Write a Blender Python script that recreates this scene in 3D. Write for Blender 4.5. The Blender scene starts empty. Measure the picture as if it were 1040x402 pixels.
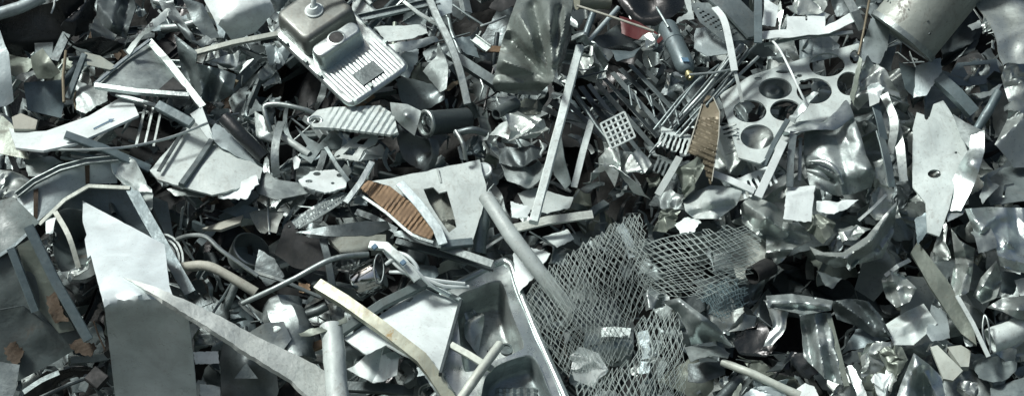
import time as _time; _T0 = _time.time()
import bpy, bmesh, math, random
import numpy as np
from mathutils import Vector, Matrix, noise
from mathutils.geometry import delaunay_2d_cdt
from mathutils.bvhtree import BVHTree

random.seed(7)
SC = bpy.context.scene
COL = SC.collection
R = math.radians

# ------------------------------------------------------------------ the place
# A scrap heap: a face rising away from the viewer, seen from a raised spot in front of it.
SLOPE, PITCH, DIST, TW = R(48), R(15), 13.0, 0.27
O = Vector((0, 0, 3.0))                       # middle of the heap face
NRM = Vector((0, -math.sin(SLOPE), math.cos(SLOPE)))     # out of the heap face
VUP = Vector((0, math.cos(SLOPE), math.sin(SLOPE)))      # up the heap face
FWD = Vector((0, math.cos(PITCH), -math.sin(PITCH)))
UPV = Vector((0, math.sin(PITCH), math.cos(PITCH)))
RGT = Vector((1, 0, 0))
CAM = O - FWD * DIST
PX = 2 * TW * DIST / 1040                     # metres covered by one unit of plan grid at the heap face
HB = 0.12                                     # how far the top layer of scrap lies above the bulk

def P(x, y, h=0.0):
    """Point of the heap face plan (x across, y down) at height h above the face."""
    d = FWD + RGT * ((x - 520) / 520 * TW) + UPV * ((201 - y) / 520 * TW)
    s = ((O - CAM).dot(NRM) + h) / d.dot(NRM)
    return CAM + d * s

def pts(s, h=0.0):
    out = []
    for w in s.split():
        c = [float(q) for q in w.split(',')]
        out.append((c[0], c[1], (c[2] if len(c) > 2 else 0.0) + h))
    return out

# ------------------------------------------------------------------ materials
MATS = {}
def nd(nt, t, **k):
    n = nt.nodes.new(t)
    for a, v in k.items():
        setattr(n, a, v)
    return n

def material(name, col, metal=0.0, rough=0.5, dirt=0.35, dcol=(.06, .055, .05), dscale=6.0, bump=.25, var=.25,
             spots=0.0, scol=(.05, .045, .04), spangle=0.0, streak=.25, alpha=None):
    col = (col[0] * .86, col[1] * .985, col[2] * .97)
    m = bpy.data.materials.new(name); m.use_nodes = True
    nt = m.node_tree; nt.nodes.clear(); L = nt.links.new
    out = nd(nt, 'ShaderNodeOutputMaterial'); b = nd(nt, 'ShaderNodeBsdfPrincipled')
    L(b.outputs[0], out.inputs[0])
    tc = nd(nt, 'ShaderNodeTexCoord'); oi = nd(nt, 'ShaderNodeObjectInfo')
    add = nd(nt, 'ShaderNodeVectorMath', operation='MULTIPLY_ADD')
    L(oi.outputs['Random'], add.inputs[0]); add.inputs[1].default_value = (37, 53, 71); L(tc.outputs['Object'], add.inputs[2])
    co = add.outputs[0]
    def noise_(scale, detail=5, rough_=.6, dist=0.0, vec=None):
        n = nd(nt, 'ShaderNodeTexNoise'); n.inputs['Scale'].default_value = scale
        n.inputs['Detail'].default_value = detail; n.inputs['Roughness'].default_value = rough_
        n.inputs['Distortion'].default_value = dist
        L(vec or co, n.inputs['Vector']); return n.outputs[0]
    def ramp(v, a, c, lo=0.0, hi=1.0):
        r = nd(nt, 'ShaderNodeMapRange'); L(v, r.inputs['Value'])
        r.inputs['From Min'].default_value = a; r.inputs['From Max'].default_value = c
        r.inputs['To Min'].default_value = lo; r.inputs['To Max'].default_value = hi
        return r.outputs[0]
    def mix(f, a, c):
        x = nd(nt, 'ShaderNodeMix', data_type='RGBA'); 
        if hasattr(f, 'type') or not isinstance(f, float): L(f, x.inputs[0])
        else: x.inputs[0].default_value = f
        for s, v in ((6, a), (7, c)):
            if isinstance(v, tuple): x.inputs[s].default_value = (*v, 1)
            else: L(v, x.inputs[s])
        return x.outputs[2]
    def math_(op, a, c):
        x = nd(nt, 'ShaderNodeMath', operation=op)
        for s, v in ((0, a), (1, c)):
            if isinstance(v, (int, float)): x.inputs[s].default_value = v
            else: L(v, x.inputs[s])
        return x.outputs[0]
    # value varies from piece to piece, and in cloudy patches over each piece
    lo = tuple(max(0, c * (1 - var)) for c in col); hi = tuple(min(.92, c * (1 + var)) for c in col)
    base = mix(oi.outputs['Random'], lo, hi)
    cloud = noise_(3.2, 6, .62, .6)
    base = mix(ramp(cloud, .38, .68, 0, .6), base, tuple(c * .55 for c in col))
    if spangle:
        v = nd(nt, 'ShaderNodeTexVoronoi'); v.inputs['Scale'].default_value = 38; L(co, v.inputs['Vector'])
        bw = nd(nt, 'ShaderNodeRGBToBW'); L(v.outputs['Color'], bw.inputs[0])
        base = mix(ramp(bw.outputs[0], .2, .8, 0, spangle), base, tuple(c * .55 for c in col))
    if metal > .3:
        bm_ = nd(nt, 'ShaderNodeMapping'); L(co, bm_.inputs[0]); bm_.inputs['Scale'].default_value = (8, 150, 60); bm_.inputs['Rotation'].default_value = (.2, .5, .9)
        base = mix(ramp(noise_(1.0, 4, .7, 0, bm_.outputs[0]), .3, .75, 0, .4), base, tuple(c * .6 for c in col))
    # grime in blotches and in long streaks
    g = ramp(noise_(dscale, 9, .7, 1.2), .52, .72, 0, dirt)
    mp = nd(nt, 'ShaderNodeMapping'); L(co, mp.inputs[0]); mp.inputs['Scale'].default_value = (26, 3.0, 3.5); mp.inputs['Rotation'].default_value = (.4, .2, .5)
    st = ramp(noise_(1.6, 5, .7, .3, mp.outputs[0]), .55, .75, 0, streak)
    d = math_('MAXIMUM', g, st)
    base = mix(d, base, dcol)
    fine = ramp(noise_(55, 3, .6), .6, .7, 0, .6 * dirt + .12)
    base = mix(fine, base, tuple(c * .8 for c in dcol))
    if spots:
        sp = ramp(noise_(4.3, 8, .72, .8), .60, .66, 0, spots)
        base = mix(sp, base, scol); d = math_('MAXIMUM', d, sp)
    L(base, b.inputs['Base Color'])
    mt = math_('MULTIPLY', math_('SUBTRACT', 1.0, math_('MULTIPLY', d, .9)), metal)
    L(mt, b.inputs['Metallic'])
    rr = math_('ADD', ramp(noise_(9, 6, .65), .3, .7, rough * .7, rough * 1.35), math_('MULTIPLY', d, .35))
    L(rr, b.inputs['Roughness'])
    if bump:
        bp = nd(nt, 'ShaderNodeBump'); bp.inputs['Strength'].default_value = bump; bp.inputs['Distance'].default_value = .03
        hgt = math_('ADD', noise_(7, 3, .5, .4), math_('MULTIPLY', noise_(34, 4, .6), .22))
        L(hgt, bp.inputs['Height']); L(bp.outputs[0], b.inputs['Normal'])
    MATS[name] = m
    return m

material('bright steel', (.64, .66, .66), .88, .34, .3, dscale=5, bump=.22)
material('aluminium', (.49, .505, .50), .82, .40, .45, dscale=7, bump=.16, spots=.25, scol=(.12, .115, .10))
material('crushed aluminium', (.52, .53, .515), .68, .38, .55, dscale=9, bump=.16, dcol=(.05, .05, .042), spots=.2, scol=(.15, .14, .11))
material('galvanised', (.41, .43, .43), .72, .46, .4, spangle=.35, dscale=5)
material('grey steel', (.235, .26, .265), .62, .44, .45, dscale=6)
material('dark steel', (.12, .135, .14), .6, .40, .4, dcol=(.03, .03, .028))
material('black gloss', (.018, .021, .023), .15, .28, .3, dcol=(.05, .05, .048), bump=.2)
material('black matt', (.022, .024, .025), 0, .75, .3, dcol=(.06, .058, .05))
material('blue grey', (.165, .20, .215), .35, .42, .3)
material('pale blue', (.41, .445, .46), .25, .42, .3, dscale=4)
material('white paint', (.78, .79, .79), 0, .38, .3, dcol=(.22, .22, .21), dscale=5, bump=.1, var=.08, streak=.22)
material('dirty white', (.60, .62, .61), .1, .5, .4, dcol=(.14, .13, .11), dscale=8, bump=.25, spots=.3, scol=(.13, .10, .07))
material('grey green paint', (.145, .168, .168), .1, .5, .6, dcol=(.06, .065, .06), dscale=4, spots=.4, scol=(.10, .065, .035))
material('olive', (.215, .23, .20), .45, .45, .4, dcol=(.08, .07, .05))
material('tan', (.37, .345, .30), 0, .55, .35, dcol=(.14, .11, .08))
material('cream', (.50, .50, .455), .15, .5, .35, dcol=(.22, .19, .14))
material('blade grey', (.80, .80, .76), .1, .7, .3, dcol=(.11, .105, .09), dscale=12, streak=.3, bump=.5)
material('weathered grey', (.46, .46, .43), .1, .7, .5, dcol=(.11, .105, .09), dscale=12, streak=.3, bump=.5)
material('yellow', (.46, .44, .36), .25, .5, .5, dcol=(.30, .21, .08), dscale=3, streak=.3, spots=.8, scol=(.33, .22, .07))
material('rust', (.10, .07, .05), 0, .85, .6, dcol=(.05, .03, .02), dscale=14, bump=.6)
material('copper', (.36, .225, .14), .45, .5, .7, dcol=(.10, .075, .05), dscale=6)
material('brown fin', (.20, .16, .11), .35, .55, .35, dcol=(.07, .05, .03), dscale=10)
material('red paint', (.11, .02, .02), 0, .45, .5, dcol=(.05, .03, .03))
material('blue print', (.12,.22,.33), 0, .5, .1)
material('ink', (.06, .065, .075), 0, .6, .1)
material('white plastic', (.78, .79, .79), 0, .4, .12, dcol=(.4, .4, .38), bump=.05, var=.04)
material('chrome', (.82, .83, .84), 1.0, .10, .12, bump=.06)
material('sink steel', (.70, .715, .71), .85, .30, .3, dcol=(.16, .15, .13), dscale=5, bump=.1, var=.08)
material('sink bowl coat', (.27, .265, .25), .6, .42, .45, dcol=(.17, .14, .10), dscale=3, bump=.1)
material('brass', (.42,.36,.2), .9, .35, .3)
material('dark olive', (.23, .245, .23), .45, .45, .6, dcol=(.05, .048, .04))
material('panel steel', (.82, .84, .86), .22, .34, .22, dcol=(.25, .25, .24), dscale=7, bump=.03, var=.03, streak=.15)
material('drum paint', (.36, .365, .335), .25, .45, .45, dcol=(.12, .11, .09), dscale=4, spots=.6, scol=(.07, .06, .05))
material('bowl steel', (.38, .39, .385), .65, .42, .6, dcol=(.10, .10, .085), dscale=5, bump=.3, spots=.3)  # grimy sink steel, darkened in colour for the shade inside the bowl
material('net wire', (.56, .59, .575), .3, .5, .3, dcol=(.25, .25, .22), bump=0)
material('blue net', (.27, .35, .38), .2, .5, .3, bump=0)
material('concrete', (.26,.26,.235), 0, .9, .6, dcol=(.15, .14, .11), dscale=10, bump=.6)
material('heap dirt', (.028, .028, .027), .1, .8, .4, dcol=(.012, .012, .012), bump=.6)  # dirt kept near-black, so the shade of the gaps is in its colour
material('yard ground', (.11, .105, .095), 0, .9, .5, dcol=(.05, .048, .042), dscale=2, bump=.5)

# ------------------------------------------------------------------ linking
HEROES = []          # (object, short name to point at it by, x, y)
FILL = []
def link(name, me, mat, parent=None):
    me.materials.append(MATS[mat])
    o = bpy.data.objects.new(name, me)
    n = len(me.vertices)
    co = np.empty(n * 3, np.float32); me.vertices.foreach_get('co', co)
    co = co.reshape(-1, 3); c = (co.min(0) + co.max(0)) / 2
    me.vertices.foreach_set('co', (co - c).ravel()); me.update()
    loc = Vector([float(q) for q in c])
    COL.objects.link(o)
    if parent is not None:
        o.parent = parent; loc = loc - wloc(parent)
    o.location = loc
    return o

def wloc(o):
    v = Vector(o.location)
    while o.parent is not None:
        o = o.parent; v = v + Vector(o.location)
    return v

def tag(o, label, cat, lm=None, group=None, at=None):
    o['label'] = label; o['category'] = cat
    if group: o['group'] = group
    HEROES.append((o, lm or label, at))
    return o

def root(name, at, label, cat, lm=None, group=None):
    o = bpy.data.objects.new(name, None); o.empty_display_size = .1
    o.location = at; COL.objects.link(o)
    return tag(o, label, cat, lm, group)

def finish(me, sharp=38):
    me.shade_smooth()
    me.set_sharp_from_angle(angle=R(sharp))
    return me

# ------------------------------------------------------------------ sheet metal
def rbf(ctrl):
    """Smooth-with-creases height field through control points."""
    c = np.array(ctrl, float); X = c[:, :2] / 100.; H = c[:, 2]
    if np.ptp(H) < 1e-6:
        return lambda q: np.full(len(q), H[0])
    n = len(X); D = np.linalg.norm(X[:, None] - X[None], axis=2)
    A = np.zeros((n + 3, n + 3)); A[:n, :n] = D + np.eye(n) * 1e-4; A[:n, n] = 1; A[:n, n + 1:] = X; A[n, :n] = 1; A[n + 1:, :n] = X.T
    A[n:, n:] += np.eye(3) * 1e-7
    w = np.linalg.lstsq(A, np.r_[H, 0, 0, 0], rcond=1e-8)[0]
    def f(q):
        q = np.asarray(q, float) / 100.
        d = np.linalg.norm(q[:, None] - X[None], axis=2)
        return d @ w[:n] + w[n] + q @ w[n + 1:]
    return f

def folds(q, seed, scale):
    return folds1(q, seed, scale) + .30 * folds1(q, seed + 17, scale * .42)

def folds1(q, seed, scale):
    """Creases of crushed sheet: ridges and valleys along random lines, each fading out with distance. q in metres."""
    r = random.Random(seed); lo, hi = q.min(0), q.max(0); size = float(np.linalg.norm(hi - lo))
    n = int(min(22, max(3, 2.4 * size / scale))); out = np.zeros(len(q))
    for k in range(n):
        px, py = r.uniform(lo[0], hi[0]), r.uniform(lo[1], hi[1]); t = r.uniform(0, math.pi)
        dx, dy = (q[:, 0] - px) / scale, (q[:, 1] - py) / scale
        al = -dx * math.sin(t) + dy * math.cos(t)
        d = dx * math.cos(t) + dy * math.sin(t) + .16 * np.sin(al * 1.9 + r.uniform(0, 6))
        w = r.choice((-1, 1)) * r.uniform(.45, 1) * (1.25 if k < 3 else .8)
        g = np.exp(-(al / 2.4) ** 2 - (d / 1.6) ** 2)
        out += w * (np.sqrt(d * d + .003) - .8) * g
    return out - out.mean()

def crush(W, F, n, amin, amax, it, seed):
    """Fold a sheet n times: each time everything beyond a tilted plane is turned over in it, which creases the sheet
    without stretching it. Then round the creases, and lay it back into the room it had."""
    r = random.Random(seed * 7 + 1); X = np.array([tuple(w) for w in W]); X0 = X.copy()
    fr = np.array([tuple(RGT), tuple(UPV), tuple(FWD)])
    def axes(X):
        c = X.mean(0); u, s, v = np.linalg.svd(X - c, full_matrices=False); return c, v
    c0, v0 = axes(X); n0 = v0[2] if v0[2] @ np.array(NRM) > 0 else -v0[2]; nn = n0
    for k in range(n):
        c, v = axes(X); m_ = v[2] if v[2] @ nn > 0 else -v[2]; nn = m_
        t = r.uniform(0, 2 * math.pi); al = R(r.uniform(amin, amax)) * (1 if k % 2 else -1)
        a_ = v[0] * math.cos(t) + v[1] * math.sin(t); b_ = np.cross(m_, a_)
        p = X[r.randrange(len(X))] * .75 + c * .25
        m = -b_ * math.sin(al) + m_ * math.cos(al)
        s = (X - p) @ m; s = np.where(s > 0, s, 0)
        X = X - 2 * s[:, None] * m
    c, v = axes(X); n1 = v[2] if v[2] @ nn > 0 else -v[2]
    q = Vector(n1).rotation_difference(Vector(n0)).to_matrix(); X = (X - c) @ np.array(q).T
    # nearest in-plane turn is left as it falls; now fit the view extents
    a0, a1 = (X0 - c0) @ fr.T, X @ fr.T
    for k in (0, 1):
        e0, e1 = np.ptp(a0[:, k]), np.ptp(a1[:, k]); f = min(1.7, max(.6, e0 / max(e1, 1e-6)))
        a1[:, k] = (a1[:, k] - (a1[:, k].max() + a1[:, k].min()) / 2) * f + (a0[:, k].max() + a0[:, k].min()) / 2
    a1[:, 2] += a0[:, 2].mean() - a1[:, 2].mean()
    lim = .28 * max(np.ptp(a0[:, 0]), np.ptp(a0[:, 1])) + .6 * np.ptp(a0[:, 2]); d = a1[:, 2] - a1[:, 2].mean()
    a1[:, 2] = a1[:, 2].mean() + d * min(1, lim / max(1e-6, np.abs(d).max()))
    X = a1 @ fr + c0
    T = np.array(F); 
    for _ in range(it):
        acc = np.zeros_like(X); cnt = np.zeros(len(X))
        for i, j in ((0, 1), (1, 2), (2, 0), (1, 0), (2, 1), (0, 2)):
            np.add.at(acc, T[:, i], X[T[:, j]]); np.add.at(cnt, T[:, i], 1)
        X = X * .5 + .5 * acc / np.maximum(cnt, 1)[:, None]
    return [Vector(w) for w in X.tolist()]

def inside(q, poly):
    q = np.asarray(q, float); res = np.zeros(len(q), bool); n = len(poly)
    for i in range(n):
        x1, y1 = poly[i][:2]; x2, y2 = poly[(i + 1) % n][:2]
        c = (y1 > q[:, 1]) != (y2 > q[:, 1])
        with np.errstate(divide='ignore', invalid='ignore'):
            xi = (x2 - x1) * (q[:, 1] - y1) / (y2 - y1 + 1e-12) + x1
        res ^= c & (q[:, 0] < xi)
    return res

def sheet_mesh(outline, th=.005, res=None, cr=0.0, cs=.3, holes=(), ctrl=(), seed=0, jag=0.0, smooth=False, wave=None, dent=.004, hinge=(), fold=None, ridges=()):
    r = random.Random(seed * 31 + 5)
    ol = list(outline)
    xs = [p[0] for p in ol]; ys = [p[1] for p in ol]
    size = max(max(xs) - min(xs), max(ys) - min(ys))
    if res is None:
        res = max(1.6, min(5, size / 13))
    hfun = rbf(ol + list(ctrl))
    def ring(poly, jg):
        out = []
        n = len(poly)
        for i in range(n):
            a, b_ = poly[i], poly[(i + 1) % n]
            if smooth:
                z, w = poly[i - 1], poly[(i + 2) % n]
            L_ = math.hypot(b_[0] - a[0], b_[1] - a[1]); k = max(1, int(L_ / res))
            for j in range(k):
                t = j / k
                if smooth:
                    q = [.5 * (2 * a[c] + (b_[c] - z[c]) * t + (2 * z[c] - 5 * a[c] + 4 * b_[c] - w[c]) * t * t + (3 * a[c] - z[c] - 3 * b_[c] + w[c]) * t ** 3) for c in (0, 1)]
                else:
                    q = [a[0] + (b_[0] - a[0]) * t, a[1] + (b_[1] - a[1]) * t]
                if jg and j:
                    q[0] += r.gauss(0, jg); q[1] += r.gauss(0, jg)
                out.append((q[0], q[1]))
        return out
    rings = [ring(ol, jag)]
    for hl in holes:
        if len(hl) == 4 and not isinstance(hl[0], tuple):
            cx, cy, rx, ry = hl; k = max(8, int(2.2 * (rx + ry) / res) + 6)
            rings.append([(cx + rx * math.cos(2 * math.pi * i / k), cy + ry * math.sin(2 * math.pi * i / k)) for i in range(k)])
        else:
            sv = smooth; smooth = False; rings.append(ring([(*p[:2], 0) for p in hl], 0)); smooth = sv
    V = [p for rg in rings for p in rg]; E = []; s = 0
    for rg in rings:
        n = len(rg); E += [(s + i, s + (i + 1) % n) for i in range(n)]; s += n
    gx = np.arange(min(xs), max(xs) + res, res); gy = np.arange(min(ys), max(ys) + res, res * .87)
    G = np.array([(x + (res / 2 if j % 2 else 0) + r.uniform(-.2, .2) * res, y + r.uniform(-.2, .2) * res) for j, y in enumerate(gy) for x in gx])
    ok = inside(G, rings[0])
    for rg in rings[1:]: ok &= ~inside(G, rg)
    allb = np.array(V)
    if ok.any():
        G = G[ok]; dd = np.min(np.linalg.norm(G[:, None] - allb[None], axis=2), axis=1); G = G[dd > res * .55]
        V += [tuple(g) for g in G]
    vo, eo, fo, _, _, _ = delaunay_2d_cdt([Vector(v) for v in V], E, [], 0, 1e-4)
    q = np.array([(v.x, v.y) for v in vo])
    tri = [f for f in fo if len(f) == 3]
    cen = np.array([[sum(q[i][0] for i in f) / 3, sum(q[i][1] for i in f) / 3] for f in tri])
    keep = inside(cen, rings[0])
    for rg in rings[1:]: keep &= ~inside(cen, rg)
    tri = [f for f, k in zip(tri, keep) if k]
    h = hfun(q)
    qm = q * PX
    if cr: h = h + min(cr, .62 * cs) * folds(qm, seed, cs)
    for (x1, y1, x2, y2, rh, rw) in ridges:        # creases pressed up (or down) along a line
        vx, vy = x2 - x1, y2 - y1; L2 = vx * vx + vy * vy
        t = np.clip(((q[:, 0] - x1) * vx + (q[:, 1] - y1) * vy) / L2, 0, 1)
        ds = np.hypot(q[:, 0] - x1 - t * vx, q[:, 1] - y1 - t * vy)
        h = h + rh * np.maximum(0, 1 - np.sqrt(ds * ds + .6) / rw)
    for (hx, hy, ht, hk) in hinge:
        h = h + hk * PX * np.maximum(0, (q[:, 0] - hx) * math.cos(ht) + (q[:, 1] - hy) * math.sin(ht))
    if wave: h = h + wave(q)
    if dent:
        h = h + np.array([noise.noise(Vector((a * 6 + seed, b_ * 6, seed * .37))) for a, b_ in qm]) * dent * 2
    W = [P(q[i][0], q[i][1], float(h[i])) for i in range(len(q))]
    used = sorted({i for f in tri for i in f}); mp = {i: k for k, i in enumerate(used)}
    W = [W[i] for i in used]; F = []
    for f in tri:
        a, b_, c = (mp[i] for i in f)
        nn = (W[b_] - W[a]).cross(W[c] - W[a])
        F.append((a, b_, c) if nn.dot(CAM - W[a]) > 0 else (a, c, b_))
    if fold: W = crush(W, F, *fold, seed)
    nv = [Vector() for _ in W]
    for f in F:
        nn = (W[f[1]] - W[f[0]]).cross(W[f[2]] - W[f[0]])
        for i in f: nv[i] += nn
    n = len(W)
    Wb = [w - (v.normalized() if v.length else NRM) * th for w, v in zip(W, nv)]
    edges = {}
    for f in F:
        for a, b_ in ((f[0], f[1]), (f[1], f[2]), (f[2], f[0])): edges[(a, b_)] = 1
    F2 = F + [(c + n, b_ + n, a + n) for a, b_, c in F]
    for (a, b_) in edges:
        if (b_, a) not in edges: F2.append((b_, a, a + n, b_ + n))
    me = bpy.data.meshes.new('sheet'); me.from_pydata([tuple(v) for v in W + Wb], [], F2); me.update()
    return finish(me)

RIDGES = {
 'large pale folded sheet at the right edge': [(984, 214, 1022, 274, .09, 13), (1000, 212, 1044, 246, -.07, 13), (1010, 258, 1050, 270, .07, 9), (1030, 212, 1036, 250, -.06, 9), (1004, 226, 994, 238, .04, 7)],
 'shiny tall crumple right of the olive plank': [(975, 238, 984, 270, .07, 8), (984, 270, 974, 300, .06, 8), (966, 262, 990, 260, -.05, 6), (968, 240, 972, 296, -.04, 5)],
 'upright grey folded column sheet with a brown edge': [(827, 318, 838, 385, .05, 8), (840, 318, 856, 390, .05, 6), (818, 330, 826, 375, -.05, 6), (832, 340, 846, 380, -.03, 5)],
 'grey drape folded over the top of the grey column': [(780, 304, 844, 309, .07, 7), (786, 312, 840, 316, -.04, 4), (806, 298, 812, 318, .04, 6)],
 'dark folded sheet right of the grey folded column': [(850, 306, 905, 342, .09, 10), (866, 304, 890, 330, -.06, 7), (880, 306, 900, 336, .06, 7)],
 'smooth grey folded duct sheet right of the wire net roll': [(690, 306, 743, 350, .10, 14), (684, 316, 722, 346, -.05, 8), (700, 326, 716, 350, .05, 7)],
 'long crescent fold sweeping over the dark hollow': [(828, 258, 860, 262, .09, 9), (860, 262, 885, 243, .10, 10), (885, 243, 910, 208, .10, 10), (846, 268, 890, 254, -.05, 6), (890, 250, 906, 226, -.05, 6)],
 'grey pleated foil left of the crescent fold': [(778, 226, 824, 240, .06, 6), (780, 238, 814, 248, -.05, 5), (778, 256, 806, 252, .06, 7), (800, 226, 788, 264, .04, 6)],
 'white folded sheet peaked at the bottom': [(929, 358, 922, 410, .12, 20), (929, 360, 952, 402, .10, 11), (938, 376, 938, 408, -.06, 7)],
 'large pale bent sheet above the wire nets': [(696, 212, 752, 194, .06, 14), (716, 190, 728, 220, .05, 12), (704, 218, 744, 208, -.03, 5)],
 'pale crushed can right of the large pale bent sheet': [(756, 206, 800, 236, .08, 10), (760, 224, 790, 250, -.05, 7), (780, 206, 770, 238, .05, 8)],
 'pale flat sheet left of the olive plank foot': [(900, 336, 948, 318, .05, 11), (922, 314, 934, 348, .03, 9)],
 'large pillow-like crushed tin with dented corner': [(868, 122, 885, 182, .06, 13), (822, 164, 852, 178, .06, 7), (852, 178, 856, 198, .05, 6), (824, 172, 848, 184, -.04, 4), (820, 130, 866, 124, -.03, 6), (846, 130, 862, 184, -.03, 12)],
 'large green-grey crushed drum with radiating creases': [(561, 82, 528, 16, .10, 14), (561, 82, 558, 4, .10, 12), (561, 82, 512, 62, .09, 12), (561, 82, 575, 14, .08, 8), (558, 76, 542, 8, -.08, 9), (556, 80, 518, 40, -.08, 9), (556, 84, 508, 84, .06, 8), (564, 70, 568, 10, -.06, 6)],
 'pale curved lid sheet at the right edge': [(1004, 312, 1050, 316, .05, 10)],
 'grey crumple standing right of the shiny tall crumple': [(992, 300, 1012, 266, .08, 9), (1000, 304, 1016, 286, -.05, 6), (990, 286, 1012, 296, .04, 6)],
 'bright foil wad right of the dark hollow': [(897, 284, 928, 292, .07, 8), (904, 274, 916, 310, .06, 7), (898, 298, 924, 280, -.04, 5)],
 'dark grey folded car sheet below the beige rail': [(178, 38, 236, 92, .09, 14), (200, 54, 204, 100, .07, 9), (224, 70, 212, 100, -.06, 8), (186, 60, 200, 98, -.05, 8)],
 'dark crumpled car panel with a sharp pale crease': [(100, 4, 126, 38, .09, 12), (118, -2, 112, 32, .06, 8), (130, 4, 124, 34, -.06, 8)],
}
def S(name, cat, label, mat, outline, h=.05, parent=None, lm=None, group=None, ctrl='', **k):
    ol = pts(outline, h + HB) if isinstance(outline, str) else [(a, b_, c + HB + h) for a, b_, c in outline]
    ct = pts(ctrl, h + HB) if ctrl else ()
    k.setdefault('seed', len(HEROES) + 3)
    if label in RIDGES: k.update(ridges=RIDGES[label], fold=None, cr=.022, cs=.09, res=1.7)
    sp = max(max(p[0] for p in ol) - min(p[0] for p in ol), max(p[1] for p in ol) - min(p[1] for p in ol))
    if k.get('cr', 0) >= .03 and 'fold' not in k and not k.get('hinge'):
        k.setdefault('res', max(1.5, min(3.2, sp / 22)))
        if cat in ('folded sheet', 'car panel', 'fender', 'bumper', 'sheet', 'plate', 'panel', 'curved sheet', 'flap', 'curved panel'): k['fold'] = (4, 8, 26, 1); k['cr'] *= .4
        else: k['fold'] = (6, 13, 33, 0); k['cr'] *= .2; k['res'] = max(1.0, sp / 28)
    elif not k.get('cr') and 'fold' not in k and not k.get('wave') and k.get('dent', 1) and k.get('th', .005) < .02 and parent is None:
        k['cr'] = .02 * sp * PX; k['cs'] = .45 * sp * PX; k.setdefault('jag', .3)
        if not k.get('holes') and sp < 70: k['fold'] = (2, 4, 13, 1); k.setdefault('res', max(1.6, sp / 18))
    me = sheet_mesh(ol, ctrl=ct, **k); me.name = name
    o = link(name, me, mat, parent)
    if parent is None: tag(o, label, cat, lm, group)
    elif label: o['label'] = label
    return o

# ------------------------------------------------------------------ bars, tubes
def catmull(p, k=5):
    out = []
    for i in range(len(p) - 1):
        a = p[max(i - 1, 0)]; b_ = p[i]; c = p[i + 1]; d = p[min(i + 2, len(p) - 1)]
        for j in range(k):
            t = j / k
            out.append(tuple(.5 * (2 * b_[m] + (c[m] - a[m]) * t + (2 * a[m] - 5 * b_[m] + 4 * c[m] - d[m]) * t * t + (3 * b_[m] - a[m] - 3 * c[m] + d[m]) * t ** 3) for m in range(3)))
    out.append(tuple(p[-1])); return out

def profile(kind, w, d, t):
    if kind == 'box' or kind == 'flat':
        c = min(w, d) * .12
        return [(-w / 2 + c, -d / 2), (w / 2 - c, -d / 2), (w / 2, -d / 2 + c), (w / 2, d / 2 - c), (w / 2 - c, d / 2), (-w / 2 + c, d / 2), (-w / 2, d / 2 - c), (-w / 2, -d / 2 + c)]
    if kind == 'L':
        return [(-w / 2, 0), (-w / 2, -t), (w / 2 - t, -t), (w / 2 - t, -d), (w / 2, -d), (w / 2, 0)]
    if kind == 'U':       # open side towards the sky
        return [(-w / 2, d), (-w / 2, 0), (w / 2, 0), (w / 2, d), (w / 2 - t, d), (w / 2 - t, t), (-w / 2 + t, t), (-w / 2 + t, d)]
    if kind == 'C':       # open side down
        return [(-w / 2, -d), (-w / 2 + t, -d), (-w / 2 + t, -t), (w / 2 - t, -t), (w / 2 - t, -d), (w / 2, -d), (w / 2, 0), (-w / 2, 0)]
    n = 16 if w > .03 else 8
    return [(w / 2 * math.cos(2 * math.pi * i / n), w / 2 * math.sin(2 * math.pi * i / n)) for i in range(n)]

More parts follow.
